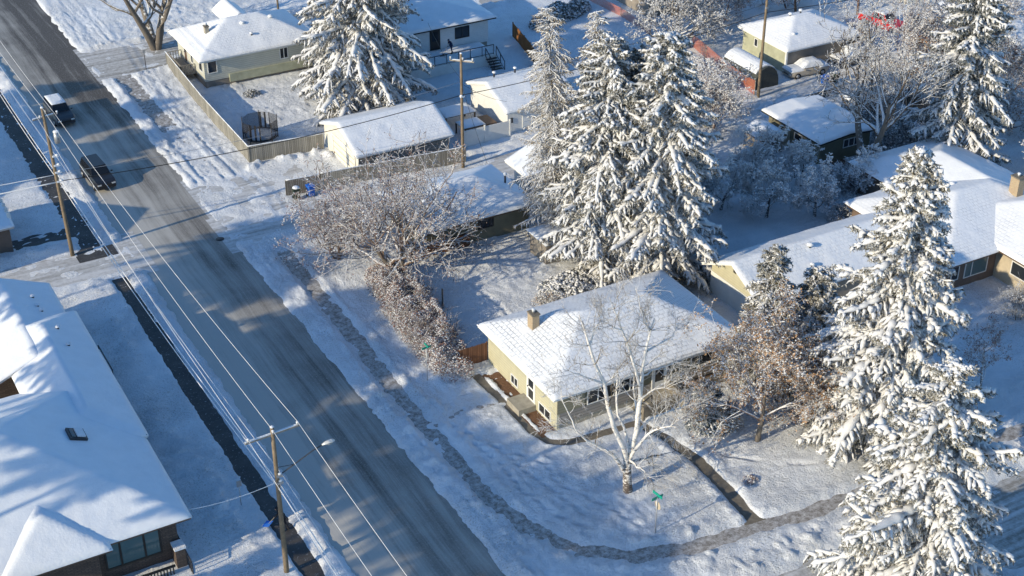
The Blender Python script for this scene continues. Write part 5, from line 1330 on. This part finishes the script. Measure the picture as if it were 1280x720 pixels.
# ------------------------------------------------------------------ utility poles and wires
def insulator(mb, x, y, z, mi=1): mb.tube([(x, y, z), (x, y, z+0.14), (x, y, z+0.2)], [0.05, 0.08, 0.05], 8, mi); mb.ball((x, y, z+0.25), 0.09, 2, zs=0.6)
def pole(label, x, y, hgt, r=0.16, arms=(), parts=None, lean=(0, 0)):
    t = thing('utility_pole', label, 'utility pole', (x, y, 0))
    b = MB(); n = 6; b.tube([(lean[0]*i/n, lean[1]*i/n, -0.3+(hgt+0.3)*i/n) for i in range(n+1)], [r*(1-0.32*i/n) for i in range(n+1)], 10, 0); b.ball((lean[0], lean[1], hgt+0.02), r*0.75, 1, zs=0.6)
    b.build('pole', ['wood_pole', 'snow_lump'], t)
    for (z, ln, ang, pos) in arms:
        a = MB(); ca, sa = math.cos(ang), math.sin(ang)
        a.cbox((lean[0]-sa*.12, lean[1]+ca*.12-.1, z), (ln, 0.10, 0.12), 0, ang); a.cbox((lean[0]-sa*.12, lean[1]+ca*.12-.1, z+0.085), (ln, 0.11, 0.05), 1, ang)
        o = a.build('cross_arm', ['wood_grey', 'snow_lump'], t)
        for q in pos:
            ib = MB(); insulator(ib, q*ca, q*sa-.1, z+0.08, 0); ib.build('insulator', ['metal_grey', 'metal_grey', 'snow_lump'], o)
    return t
A = pole('street utility pole near the parked alley mouth with transformer can, upper left', 20.15, 109.05, 13.1, 0.17, [(12.3, 1.7, 0.2, (-0.7, 0.7))], lean=(-.35, .15))
b = MB(); b.tube([(0.33, -0.1, 10.1), (0.33, -0.1, 11.0)], [0.22, 0.22], 10, 0); b.ball((0.33, -0.1, 11.05), 0.24, 1, zs=0.5); b.build('transformer', ['metal_grey', 'snow_lump'], A)
b = MB()
for z in (9.0, 8.2, 7.6, 6.8): b.cbox((0.0, -0.05, z), (0.5, 0.2, 0.12), 0); b.ball((0.1, -0.1, z+0.1), 0.13, 0, zs=.6)
b.build('bracket', 'snow_lump', A)
B = pole('street utility pole with snowy cross arm and street lamp, bottom left', 21.05, 64.9, 10.75, 0.165, [(10.25, 3.3, 0.06, (-1.5, 0.0, 1.5))])
b = MB(); b.tube([(0.1, 0, 7.3), (1.0, -0.05, 7.75), (2.2, -0.1, 8.35), (2.9, -0.12, 8.6)], 0.035, 6, 0); b.tube([(0.1, 0, 7.9), (1.0, -0.05, 7.8)], 0.02, 6, 0)
ar = b.build('lamp_arm', 'metal_dark', B)
b = MB(); b.tube([(2.8, -0.12, 8.57), (3.05, -0.13, 8.63), (3.4, -0.13, 8.66), (3.6, -0.13, 8.64)], [0.05, 0.14, 0.16, 0.07], 10, 0, True, 0.55); b.tube([(3.15, -0.13, 8.5), (3.4, -0.13, 8.5)], [0.09, 0.09], 8, 1, True, 0.5)
b.build('lamp_head', ['lamp_glass', 'metal_grey'], B)
for z in (7.4, 6.9):
    b = MB(); b.cbox((0.12, -0.1, z), (0.35, 0.25, 0.16), 0); b.ball((0.15, -0.1, z+0.12), 0.13, 1, zs=.6); b.build('bracket', ['metal_grey', 'snow_lump'], B)
Cc = pole('alley utility pole with short cross arm beside the white garage', 55.35, 107.8, 11.0, 0.16, [(10.3, 2.2, -0.75, (-1.0, 0.1, 1.0))])
b = MB(); b.cbox((0.0, -0.1, 7.0), (0.4, 0.2, 0.12), 0); b.ball((-.1, -0.1, 7.1), 0.14, 0, zs=.6); b.build('bracket', 'snow_lump', Cc)
Dd = pole('plain brown alley utility pole beside the dark fabric car shelter', 88.3, 107.3, 12.5, 0.17, [])
b = MB(); b.cbox((0, -0.1, 9.4), (0.3, 0.2, 0.2)); b.build('bracket', 'metal_grey', Dd)
p = at(348, 16); pole('thin dark utility pole at the top behind the upper left house', p[0], p[1], 9.5, 0.12, [])
def wire(label, a, c, sag=0.5, r=0.03, m='wire_snow', name='power_line', group=None):
    a = Vector(a); c = Vector(c); n = 26; b = MB()
    b.tube([a+(c-a)*(i/n)+Vector((0, 0, -4*sag*(i/n)*(1-i/n)))-a for i in range(n+1)], r, 5)
    o = b.build(name, m); o.location = a; tag(o, label, 'wire', group); return o
Ax, Ay = 20.15, 109.05; Bx, By = 21.05, 64.9
tops = [((-1.5, 10.55), (-0.9, 12.6), 'left end'), ((0.0, 10.6), (-0.35, 13.15), 'middle'), ((1.5, 10.65), (0.45, 12.6), 'right end')]
for i, ((bx_, bz), (ax_, az_), nm_) in enumerate(tops):
    wire('thin power line from the %s of the snowy cross arm up the street' % nm_, (Bx+bx_, By, bz), (Ax+ax_, Ay, az_), 0.7, 0.015, 'wire_snow')
    wire('thin power line running on down from the %s of the snowy cross arm' % nm_, (Bx+bx_, By, bz), (21.3+bx_, 20, 10.6), 0.7, 0.015)
    wire('thin power line from the %s of the upper pole past the top left' % nm_, (Ax+ax_, Ay, az_), (20.5+ax_, 156, 12.4), 0.7, 0.015)
for i, (z1, z2, r_, xo) in enumerate(((6.75, 6.9, 0.032, 0.12), (6.5, 6.6, 0.030, 0.0), (7.35, 8.4, 0.014, 0.3))):
    nm_ = ('upper thick', 'lower thick', 'thin highest')[i]
    wire('%s snow coated telephone cable between the two street poles' % nm_, (Bx+xo, By, z1), (Ax+xo, Ay, z2), 0.75, r_, name='telephone_cable')
    wire('%s snow coated telephone cable leaving the bottom street pole downwards' % nm_, (Bx+xo, By, z1), (21.3+xo, 20, z1), 0.7, r_, name='telephone_cable')
    wire('%s snow coated telephone cable leaving the upper street pole past the top left' % nm_, (Ax+xo, Ay, z2), (20.4+xo, 156, z2), 0.7, r_, name='telephone_cable')
wire('thick snow coated cable from the left edge to the upper street pole', (-12, 112.5, 7.2), (Ax, Ay, 6.75), 0.5, 0.055, name='telephone_cable')
wire('thin snow coated cable above it at the left edge of the upper pole', (-12, 113.5, 8.3), (Ax, Ay, 7.4), 0.6, 0.03, name='telephone_cable')
wire('dark cable crossing the street from the upper pole to the alley pole', (Ax, Ay, 6.8), (55.35, 107.8, 7.1), 0.75, 0.035, 'wire_black', name='telephone_cable')
wire('thin grey wire crossing the street above the dark cable', (Ax, Ay, 7.5), (55.35, 107.8, 8.4), 0.8, 0.018, 'metal_grey')
wire('dark cable along the alley between the two alley poles', (55.35, 107.8, 7.1), (88.3, 107.3, 8.9), 0.6, 0.035, 'wire_black', name='telephone_cable')
wire('thin wire along the alley over the white garage roof', (55.35, 107.8, 8.4), (88.3, 107.3, 9.8), 0.6, 0.018, 'wire_black')
wire('dark cable from the plain brown pole over the white hip roof', (88.3, 107.3, 8.9), (125, 106.5, 8.9), 0.6, 0.035, 'wire_black', name='telephone_cable')
wire('thin service wire from the alley pole to the white garage', (55.35, 107.8, 8.2), (62.3, 112.2, 3.3), 0.3, 0.015, 'wire_black')
wire('thin service wire from the alley pole to the deck house', (55.35, 107.8, 8.6), (63.5, 131, 4.6), 0.5, 0.015, 'wire_black')
wire('thin service wire from the alley pole to the shaded olive house', (55.35, 107.8, 8.2), (54.2, 101, 3.6), 0.3, 0.015, 'wire_black')
wire('thin white service wire from the bottom pole to the brick house', (Bx, By, 6.9), (16.6, 69.6, 3.2), 0.25, 0.02, 'wire_snow')

# ------------------------------------------------------------------ signs
t = thing('street_sign', 'green crossed street name blades on a slim post at the corner lawn', 'street sign', (42.05, 57.05, 0))
b = MB(); b.tube([(0, 0, -.1), (0, 0, 3.0)], .04, 8); b.build('post', 'metal_grey', t)
b = MB(); b.cbox((0, 0, 2.98), (0.85, 0.03, 0.2), 0, 0.1); b.build('name_blade', 'sign_green', t)
b = MB(); b.cbox((0, 0, 3.2), (0.03, 0.85, 0.2), 0, 0.1); b.build('name_blade', 'sign_green', t)
b = MB(); b.prism([(0.30*math.cos(R_(22.5+45*i)), 2.35+0.30*math.sin(R_(22.5+45*i))) for i in range(8)], 'x', 0.06, 0.08); o = b.build('sign_plate', 'stucco_beige', t); o['label'] = 'back of an octagonal sign plate'
t = thing('street_sign', 'small sign with green blade on a thin post in front of the hedge', 'street sign', (37.25, 78.7, 0))
b = MB(); b.tube([(0, 0, -.1), (0, 0, 2.9)], .035, 8); b.build('post', 'metal_grey', t)
b = MB(); b.cbox((0, 0, 2.95), (0.7, 0.03, 0.17), 0, 0.1); b.cbox((0, 0, 3.14), (.03, .6, .15)); b.build('name_blade', 'sign_green', t)
b = MB(); b.cbox((.05, 0, 2.3), (0.03, 0.4, 0.5), 0); b.build('sign_plate', 'metal_grey', t)
t = thing('traffic_sign', 'short post with a narrow sign beside the dark left sidewalk', 'traffic sign', (20.85, 72.0, 0))
b = MB(); b.tube([(0, 0, -.1), (0, 0, 2.1)], .03, 8); b.build('post', 'metal_grey', t)
b = MB(); b.cbox((0, -.05, 1.95), (0.32, 0.03, 0.45), 0); b.build('sign_plate', 'metal_grey', t)
t = thing('traffic_sign', 'thin sign post near the thick trunked tree at the upper intersection', 'traffic sign', (37.0, 143.2, 0))
b = MB(); b.tube([(0, 0, -.1), (0, 0, 2.5)], .04, 8); b.build('post', 'metal_dark', t)
b = MB(); b.cbox((0, -.05, 2.4), (0.3, 0.03, 0.4), 0); b.build('sign_plate', 'metal_grey', t)
p = at(1062, 566); t = thing('garden_sign', 'teal green diamond shaped plate on a stake under the tallest spruce', 'garden sign', (p[0], p[1], 0))
b = MB(); b.tube([(0, 0, -.1), (0, 0, 1.0)], .025, 6); b.build('stake', 'metal_dark', t)
b = MB(); b.prism([(0, .55), (.32, 1.0), (0, 1.5), (-.32, 1.0)], 'y', -.06, -.03); b.build('diamond_plate', 'teal', t)
b = MB()
for x in (-0.5, 0.5): b.cbox((x, 0, 0.35), (0.12, 0.12, 0.8))
b.cbox((0, 0, 0.7), (1.3, 0.6, 0.08)); p = at(845, 556)

# ------------------------------------------------------------------ trampoline
t = thing('trampoline', 'round trampoline with black safety net in the fenced upper left yard', 'trampoline', (41.3, 121.7, 0))
N_ = 10; Rr_ = 1.65
b = MB(); ring = [(Rr_*math.cos(2*math.pi*i/N_), Rr_*math.sin(2*math.pi*i/N_)) for i in range(N_)]
b.tube([(x, y, 0.8) for x, y in ring]+[(ring[0][0], ring[0][1], 0.8)], 0.05, 6); b.prism([(x*.9, y*.9) for x, y in ring], 'z', 0.77, 0.8)
b.build('bed', 'metal_dark', t)
b = MB()
for i in range(N_):
    (x0, y0), (x1, y1) = ring[i], ring[(i+1) % N_]; b.bar((x0, y0, 1.62), (x1, y1, 1.62), 0.015, 1.6)
b.build('safety_net', 'net_black', t)
for i in range(0, N_, 2):
    x, y = ring[i]; b = MB(); b.tube([(x*1.03, y*1.03, 0), (x*1.03, y*1.03, 2.55)], 0.035, 6); b.build('net_pole', 'metal_dark', t)
b = MB(); b.ball((0, 0, 0.82), 1.4, 0, 14, 8, 0.06); b.build('snow', 'snow_lump', t)

# ------------------------------------------------------------------ bins
def bin_(label, x, y, m, rz=0.0, snow=True, name='wheelie_bin'):
    t = thing(name, label, 'bin', (x, y, 0.08), rz); s = 1.05
    b = MB(); V = [(-.24, -.24, .08), (.24, -.24, .08), (.24, .24, .08), (-.24, .24, .08), (-.31, -.33, 1.0), (.31, -.33, 1.0), (.31, .33, 1.0), (-.31, .33, 1.0)]
    b.add(V, [(0, 3, 2, 1), (4, 5, 6, 7), (0, 1, 5, 4), (1, 2, 6, 5), (2, 3, 7, 6), (3, 0, 4, 7)]); b.build('body', m, t, 0.02)
    b = MB(); b.box(-.34, .34, -.37, .36, 1.0, 1.07); b.box(-.28, .28, .36, .42, .95, 1.0); b.build('lid', m, t, 0.015)
    for x_ in (-.27, .27):
        b = MB(); b.tube([(x_-.03, .24, .12), (x_+.03, .24, .12)], .12, 12); b.build('wheel', 'tyre', t)
    if snow: b = MB(); b.ball((0, 0, 1.09), .33, 0, 10, 6, .45); b.build('snow', 'snow_lump', t)
    return t
bin_('blue wheeled bin beside the dark fence end at the alley', 41.1, 109.2, 'bin_blue', 0.15, False)
bin_('dark green wheeled bin with snow cap beside the alley fence end', 39.8, 109.3, 'bin_green', -0.1)
p = at(1030, 108); bin_('blue wheeled bin behind the grey green house', p[0], p[1], 'bin_blue', 0.3, False)
p = at(1043, 104); bin_('dark wheeled bin with snow cap behind the grey green house', p[0], p[1], 'bin_green', 0.1)

# ------------------------------------------------------------------ vehicles
def car(name, label, cat, x, y, rz, kind='suv', paint='car_black', snow=1.0, roofsnow=True, mound=False, z=0.02):
    """nose points to local -Y"""
    t = thing(name, label, cat, (x, y, z), rz)
    if kind == 'suv': Lh, W, hood, belt, top, a0, a1, b0, b1 = 2.4, 0.95, 1.02, 1.08, 1.72, -1.05, -0.45, 2.25, 2.05
    elif kind == 'pickup': Lh, W, hood, belt, top, a0, a1, b0, b1 = 2.75, 0.97, 1.08, 1.12, 1.78, -1.15, -0.6, 1.0, 0.85
    else: Lh, W, hood, belt, top, a0, a1, b0, b1 = 2.35, 0.92, 0.88, 0.94, 1.46, -1.0, -0.25, 1.75, 1.15
    # lower body lofted from stations (y, half width, bottom, top)
    st = [(-Lh, W*.80, .42, hood-.26), (-Lh+.10, W*.93, .28, hood-.12), (-Lh+.5, W, .24, hood-.03), (a0, W, .24, belt), (0.3, W, .24, belt+.02), (b0-.1, W, .25, belt+.02), (Lh-.3, W*.98, .30, belt+(0 if kind != 'sedan' else -.02)), (Lh, W*.86, .42, belt-.12)]
    b = MB(); V = []
    for (yy, w_, z0_, z1_) in st:
        V += [(-w_*.92, yy, z0_), (w_*.92, yy, z0_), (w_, yy, z0_+.18), (w_, yy, z1_-.14), (w_*.90, yy, z1_), (-w_*.90, yy, z1_), (-w_, yy, z1_-.14), (-w_, yy, z0_+.18)]
    F = []
    for i in range(len(st)-1):
        for j in range(8): F.append((i*8+j, i*8+(j+1) % 8, (i+1)*8+(j+1) % 8, (i+1)*8+j))
    F += [tuple(range(8))[::-1], tuple(range((len(st)-1)*8, len(st)*8))]
    b.add(V, F, 0, False); body = b.build('body', [paint], t, 0.025)
    # cabin
    wi = W*.90; wt = W*.72
    def cab(off, y0, y1, y2, y3, zb, zt): return [(-wi-off, y0, zb), (wi+off, y0, zb), (wt+off, y1, zt), (-wt-off, y1, zt), (-wi-off, y3, zb), (wi+off, y3, zb), (wt+off, y2, zt), (-wt-off, y2, zt)]
    b = MB(); b.add(cab(0, a0, a1, b1, b0, belt-.03, top), [(0, 1, 2, 3), (5, 4, 7, 6), (1, 5, 6, 2), (4, 0, 3, 7), (3, 2, 6, 7), (0, 4, 5, 1)]); b.build('cabin', paint, t, 0.02)
    def pane(nm, quad, inset=.10, out=.012):
        q = [Vector(v) for v in quad]; c = sum(q, Vector())/4; n = (q[1]-q[0]).cross(q[3]-q[0]).normalized()
        if n.dot(c-Vector((0, 0, 1))) < 0: n = -n
        q = [v+(c-v)*inset+n*out for v in q]; b = MB(); b.add(q+[v-n*.03 for v in q], [(0, 1, 2, 3), (7, 6, 5, 4), (0, 4, 5, 1), (1, 5, 6, 2), (2, 6, 7, 3), (3, 7, 4, 0)])
        return b.build(nm, 'glass_car', t)
    cv = cab(0, a0, a1, b1, b0, belt, top)
    pane('windscreen', [cv[0], cv[1], cv[2], cv[3]]); pane('rear_window', [cv[5], cv[4], cv[7], cv[6]])
    for s in (1, -1):
        lo = lambda yy: (s*wi, yy, belt+.03); hi = lambda yy: (s*wt, yy, top-.03)
        k = 3 if kind == 'suv' else 2
        for i in range(k):
            f0, f1 = i/k, (i+1)/k
            pane('side_window', [lo(a0+.25+(b0-a0-.35)*f0), lo(a0+.25+(b0-a0-.35)*f1), hi(a1+.05+(b1-a1-.1)*f1), hi(a1+.05+(b1-a1-.1)*f0)], .07)
        b = MB(); b.cbox((s*(W+.09), a0+.25, belt+.05), (.18, .12, .13)); b.build('mirror', paint, t, .02)
        b = MB(); b.cbox((s*W*.66, -Lh+.045, hood-.30), (.36, .12, .14)); b.build('headlight', 'lamp_glass', t, .02)
        b = MB(); b.cbox((s*W*.72, Lh-.03, belt-.28), (.26, .08, .18)); b.build('tail_light', 'car_red', t, .01)
        for yy in (-Lh+.85, Lh-.85):
            b = MB(); b.tube([(s*(W-.20), yy, .34), (s*(W+.015), yy, .34)], .34, 18); wh = b.build('wheel', 'tyre', t)
            b = MB(); b.tube([(s*(W+.012), yy, .34), (s*(W+.03), yy, .34)], .2, 12); b.build('rim', 'metal_grey', wh)
    b = MB(); b.cbox((0, -Lh-.01, hood-.42), (W*1.0, .07, .16)); b.build('grille', 'trim_dark', t)
    b = MB(); b.cbox((0, -Lh-.02, .42), (W*1.6, .10, .16)); b.build('bumper', paint, t, .03)
    if kind == 'pickup':
        b = MB(); b.box(-W*.8, W*.8, b0+.15, Lh-.12, belt-.02, belt+.03); b.build('cargo_bed', 'snow_lump' if snow else 'trim_dark', t)
    if roofsnow:
        o = snow_slab(-wt*.93, wt*.93, a1+.06, b1-.06, top, 0, 'flat', t, 0.09*snow, 'snow_lump', 0.12)
    if mound:
        snow_slab(-wi*1.0, wi*1.0, -Lh+.1, a0+.3, hood-.04, 0, 'flat', t, 0.24, 'snow_lump', 0.15); snow_slab(-wi, wi, b1, Lh-.05, belt-.04, 0, 'flat', t, 0.24, 'snow_lump', 0.15)
        b = MB(); b.add(cab(.05, a0-.05, a1-.05, b1+.1, b0+.1, belt+.05, top+.12), [(0, 1, 2, 3), (5, 4, 7, 6), (1, 5, 6, 2), (4, 0, 3, 7), (3, 2, 6, 7), (0, 4, 5, 1)]); b.build('snow', 'snow_lump', t, .08)
    return t
car('suv', 'dark car with snow on its roof, the farther of two on the street', 'car', 26.25, 136.3, R_(2), 'suv', 'car_grey')
car('car', 'black car with clean roof, the nearer of two cars on the street', 'car', 25.75, 121.2, R_(3), 'suv', 'car_black', roofsnow=False)
p = at(1010, 98); car('parked_car', 'rusty parked car half buried in snow beside the grey green house', 'car', p[0]+.4, p[1]+1.0, R_(-95), 'sedan', 'car_pale', 2.0, True, True)
p = at(1062, 86); car('parked_car', 'parked car buried smoothly under snow right of the wheeled bins', 'car', p[0]+1.2, p[1]+1.2, R_(-85), 'suv', 'car_grey', 2.2, True, True)
p = at(1106, 36); car('pickup_truck', 'bright red pickup seen through the twigs at the top right', 'pickup', p[0], p[1]+.5, R_(12), 'pickup', 'car_red', 1.5, True)

# ------------------------------------------------------------------ people
def person(label, loc, rz, J, cloth='cloth_dark', trousers='cloth_dark', scale=1.0):
    """J: joint positions in local metres, facing -Y; one skinned continuous body"""
    t = thing('person', label, 'person', loc, rz)
    names = ['pelvis', 'waist', 'chest', 'neck', 'head', 'crown']
    V = [J[n] for n in names]; E = [(i, i+1) for i in range(5)]; Rd = [.15, .135, .16, .065, .098, .06]
    parent = {'L': 2, 'R': 2}
    for s in 'LR':
        i0 = len(V); V += [J['sh'+s], J['el'+s], J['wr'+s], J['ha'+s]]; Rd += [.075, .052, .038, .042]
        E += [(2, i0), (i0, i0+1), (i0+1, i0+2), (i0+2, i0+3)]
        w_ = Vector(J['ha'+s]); d = (w_-Vector(J['wr'+s])).normalized(); sd_ = d.cross(Vector((0, 0, 1))); sd_ = sd_.normalized() if sd_.length > .1 else Vector((1, 0, 0))
        for k, ln in enumerate((.062, .075, .07, .055)):      # four fingers curling round the handle
            o = w_+sd_*(.027-.018*k)*1.0; q = o+d*ln*.55; r_ = q+d*ln*.3+Vector((0, 0, -ln*.55)); i1 = len(V)
            V += [tuple(o), tuple(q), tuple(r_)]; Rd += [.010, .0095, .008]; E += [(i0+3, i1), (i1, i1+1), (i1+1, i1+2)]
        o = Vector(J['wr'+s])*.5+w_*.5+sd_*.035; q = o+d*.03+sd_*.015; i1 = len(V); V += [tuple(o), tuple(q)]; Rd += [.012, .009]; E += [(i0+2, i1), (i1, i1+1)]
        i0 = len(V); V += [J['hip'+s], J['kn'+s], J['an'+s], J['to'+s]]; Rd += [.10, .068, .05, .045]
        E += [(0, i0), (i0, i0+1), (i0+1, i0+2), (i0+2, i0+3)]
    me = bpy.data.meshes.new('body'); me.from_pydata([tuple(v) for v in V], E, []); me.materials.append(mat(cloth))
    o = link('body', me, t); m = o.modifiers.new('skin', 'SKIN'); sv = me.skin_vertices[0].data
    for i, r_ in enumerate(Rd): sv[i].radius = (r_, r_*.85)
    sv[0].use_root = True
    sub = o.modifiers.new('sub', 'SUBSURF'); sub.levels = 1; sub.render_levels = 1
    hd = Vector(J['head']); f = Vector((0, -1, 0))
    b = MB(); b.ball(hd+Vector((0, -.035, -.01)), .088, 0, 12, 8, 1.15); b.ball(hd+Vector((0, -.125, -.02)), .016, 0, 6, 5)
    for s in (-1, 1): b.ball(hd+Vector((s*.034, -.112, .012)), .011, 1, 6, 5); b.ball(hd+Vector((s*.09, -.02, -.01)), .02, 0, 6, 5)
    b.cbox(hd+Vector((0, -.118, -.058)), (.045, .01, .008), 1)
    b.build('face', ['skin', 'trim_dark'], t)
    b = MB(); b.ball(hd+Vector((0, .0, .045)), .108, 0, 12, 8, .95); b.build('knit_cap', cloth, t)
    b = MB(); cz = Vector(J['chest']); pz = Vector(J['pelvis'])
    b.tube([pz+Vector((0, 0, -.10)), pz+(cz-pz)*.5, cz, cz+(Vector(J['neck'])-cz)*.7], [.20, .19, .215, .10], 12, 0, True, .72); b.build('coat', cloth, t)
    for s in 'LR':
        b = MB(); a_ = Vector(J['an'+s]); b.tube([a_+Vector((0, .05, -.02)), Vector(J['to'+s])+Vector((0, 0, -.0))], [.06, .045], 8, 0, True, .8); b.build('boot', 'tyre', t)
    return t
J1 = dict(pelvis=(0, .05, .92), waist=(0, .0, 1.08), chest=(0, -.16, 1.30), neck=(0, -.27, 1.46), head=(0, -.33, 1.56), crown=(0, -.36, 1.66),
          shL=(.19, -.18, 1.37), elL=(.27, -.30, 1.10), wrL=(.12, -.50, .98), haL=(.08, -.56, .95), shR=(-.19, -.18, 1.37), elR=(-.30, -.12, 1.10), wrR=(-.10, -.28, 1.12), haR=(-.05, -.33, 1.14),
          hipL=(.10, .03, .88), knL=(.15, -.08, .48), anL=(.15, .03, .10), toL=(.16, -.14, .05), hipR=(-.10, .05, .88), knR=(-.12, .10, .50), anR=(-.13, .30, .10), toR=(-.13, .14, .05))
p = at(343, 662); ps = person('person in dark winter clothes shovelling the left sidewalk beside the lamp pole', (22.35, 68.7, .03), R_(-140), J1)
def shovel(label, a, c, blade='shovel_blue', yaw=0.0):
    a = Vector(a); c = Vector(c); t = thing('snow_shovel', label, 'shovel', c, yaw); iv = Matrix.Rotation(-yaw, 3, 'Z')
    b = MB(); b.tube([iv @ (a-c), Vector((0, .08, .10))], .018, 6); b.build('handle', 'wood_grey', t)
    b = MB()
    for i in range(6):
        y0 = -.24+.08*i; z0 = .02+.12*((y0+.24)/.48)**2; y1 = y0+.08; z1 = .02+.12*((y1+.24)/.48)**2
        b.add([(-.30, y0, z0), (.30, y0, z0), (.30, y1, z1), (-.30, y1, z1), (-.30, y0, z0-.015), (.30, y0, z0-.015), (.30, y1, z1-.015), (-.30, y1, z1-.015)], [(0, 1, 2, 3), (7, 6, 5, 4), (0, 4, 5, 1), (1, 5, 6, 2), (2, 6, 7, 3), (3, 7, 4, 0)])
    b.build('blade', blade, t); return t
def wpt(o, v): return Matrix.Translation(o.location) @ Matrix.Rotation(o.rotation_euler[2], 4, 'Z') @ Vector(v)
bl = wpt(ps, (.05, -1.05, .14)); shovel('bright blue snow shovel in the hands of the person on the left sidewalk', wpt(ps, (-.06, -.26, 1.22)), bl, yaw=R_(-140))
J2 = dict(J1); p = at(564, 67, 1.31); p2_ = person('person in navy clothes clearing snow on the glass railed deck', (p[0], p[1], 1.31), R_(-75), J2, 'cloth_navy', 'cloth_navy')
bl = wpt(p2_, (.05, -1.15, .04)); shovel('dark snow shovel used on the glass railed deck', wpt(p2_, (-.06, -.26, 1.22)), bl, 'cloth_dark', R_(-75))

# ------------------------------------------------------------------ west side neighbours just outside the picture: they throw the long shadows
far_house('tall gabled house west of the alley mouth', 3.5, 111.5, 10, 6.5, 5.6, 'siding_cream', 'gx')
far_house('two storey house west of the upper street', 4, 133, 12, 10, 5.6, 'siding_white', 'hip')
tall = [(-17, 98.0, 20.6, 4.6), (-19, 91, 21.2, 4.8), (-16, 83.5, 20.4, 4.8), (-20, 76, 21.4, 4.8), (-16, 69, 20.6, 4.8), (-21, 62, 22.4, 5.0), (-14, 55, 21.0, 5.0), (-20, 48, 23, 5.0), (-24, 94, 22.6, 4.8), (-23, 80, 22.4, 4.8), (-24, 69, 22.8, 4.8), (-22, 57, 22.6, 4.8), (-15, 64, 19.6, 4.4),
        (-12, 122.0, 17.5, 4.4), (-15, 128, 19.0, 4.4), (-10, 138.0, 15.0, 4.0)]
for i, (x, y, H_, R2) in enumerate(tall):
    conifer('pine_tree', 'tall high crowned pine, the %s of the western row' % ('first second third fourth fifth sixth seventh eighth ninth tenth eleventh twelfth thirteenth fourteenth fifteenth sixteenth'.split()[i]), 'pine', (x, y), H_, R2, 400+i, 'needles_dark', gap=0.34, per=10, fat=1.0, power=0.33, z0=H_-2.4 if y < 110 else H_-9, trunk=0.3)
bare_tree('bare_tree', 'tall bare tree west of the brick house', 'tree', (-9, 60), 22, 7, 431, 'bark_dark', 0.3, stems=1, clear=0.72, levels=4, kids=(6, 6, 5, 4), spread=46, up=0.07, snow=1200, snow_r=0.09, rmin=0.035)
bare_tree('bare_tree', 'tall bare tree south west of the brick house', 'tree', (-9, 51), 22, 8, 433, 'bark_dark', 0.3, stems=1, clear=0.68, levels=4, kids=(6, 6, 5, 4), spread=46, up=0.07, snow=1200, snow_r=0.09, rmin=0.035)
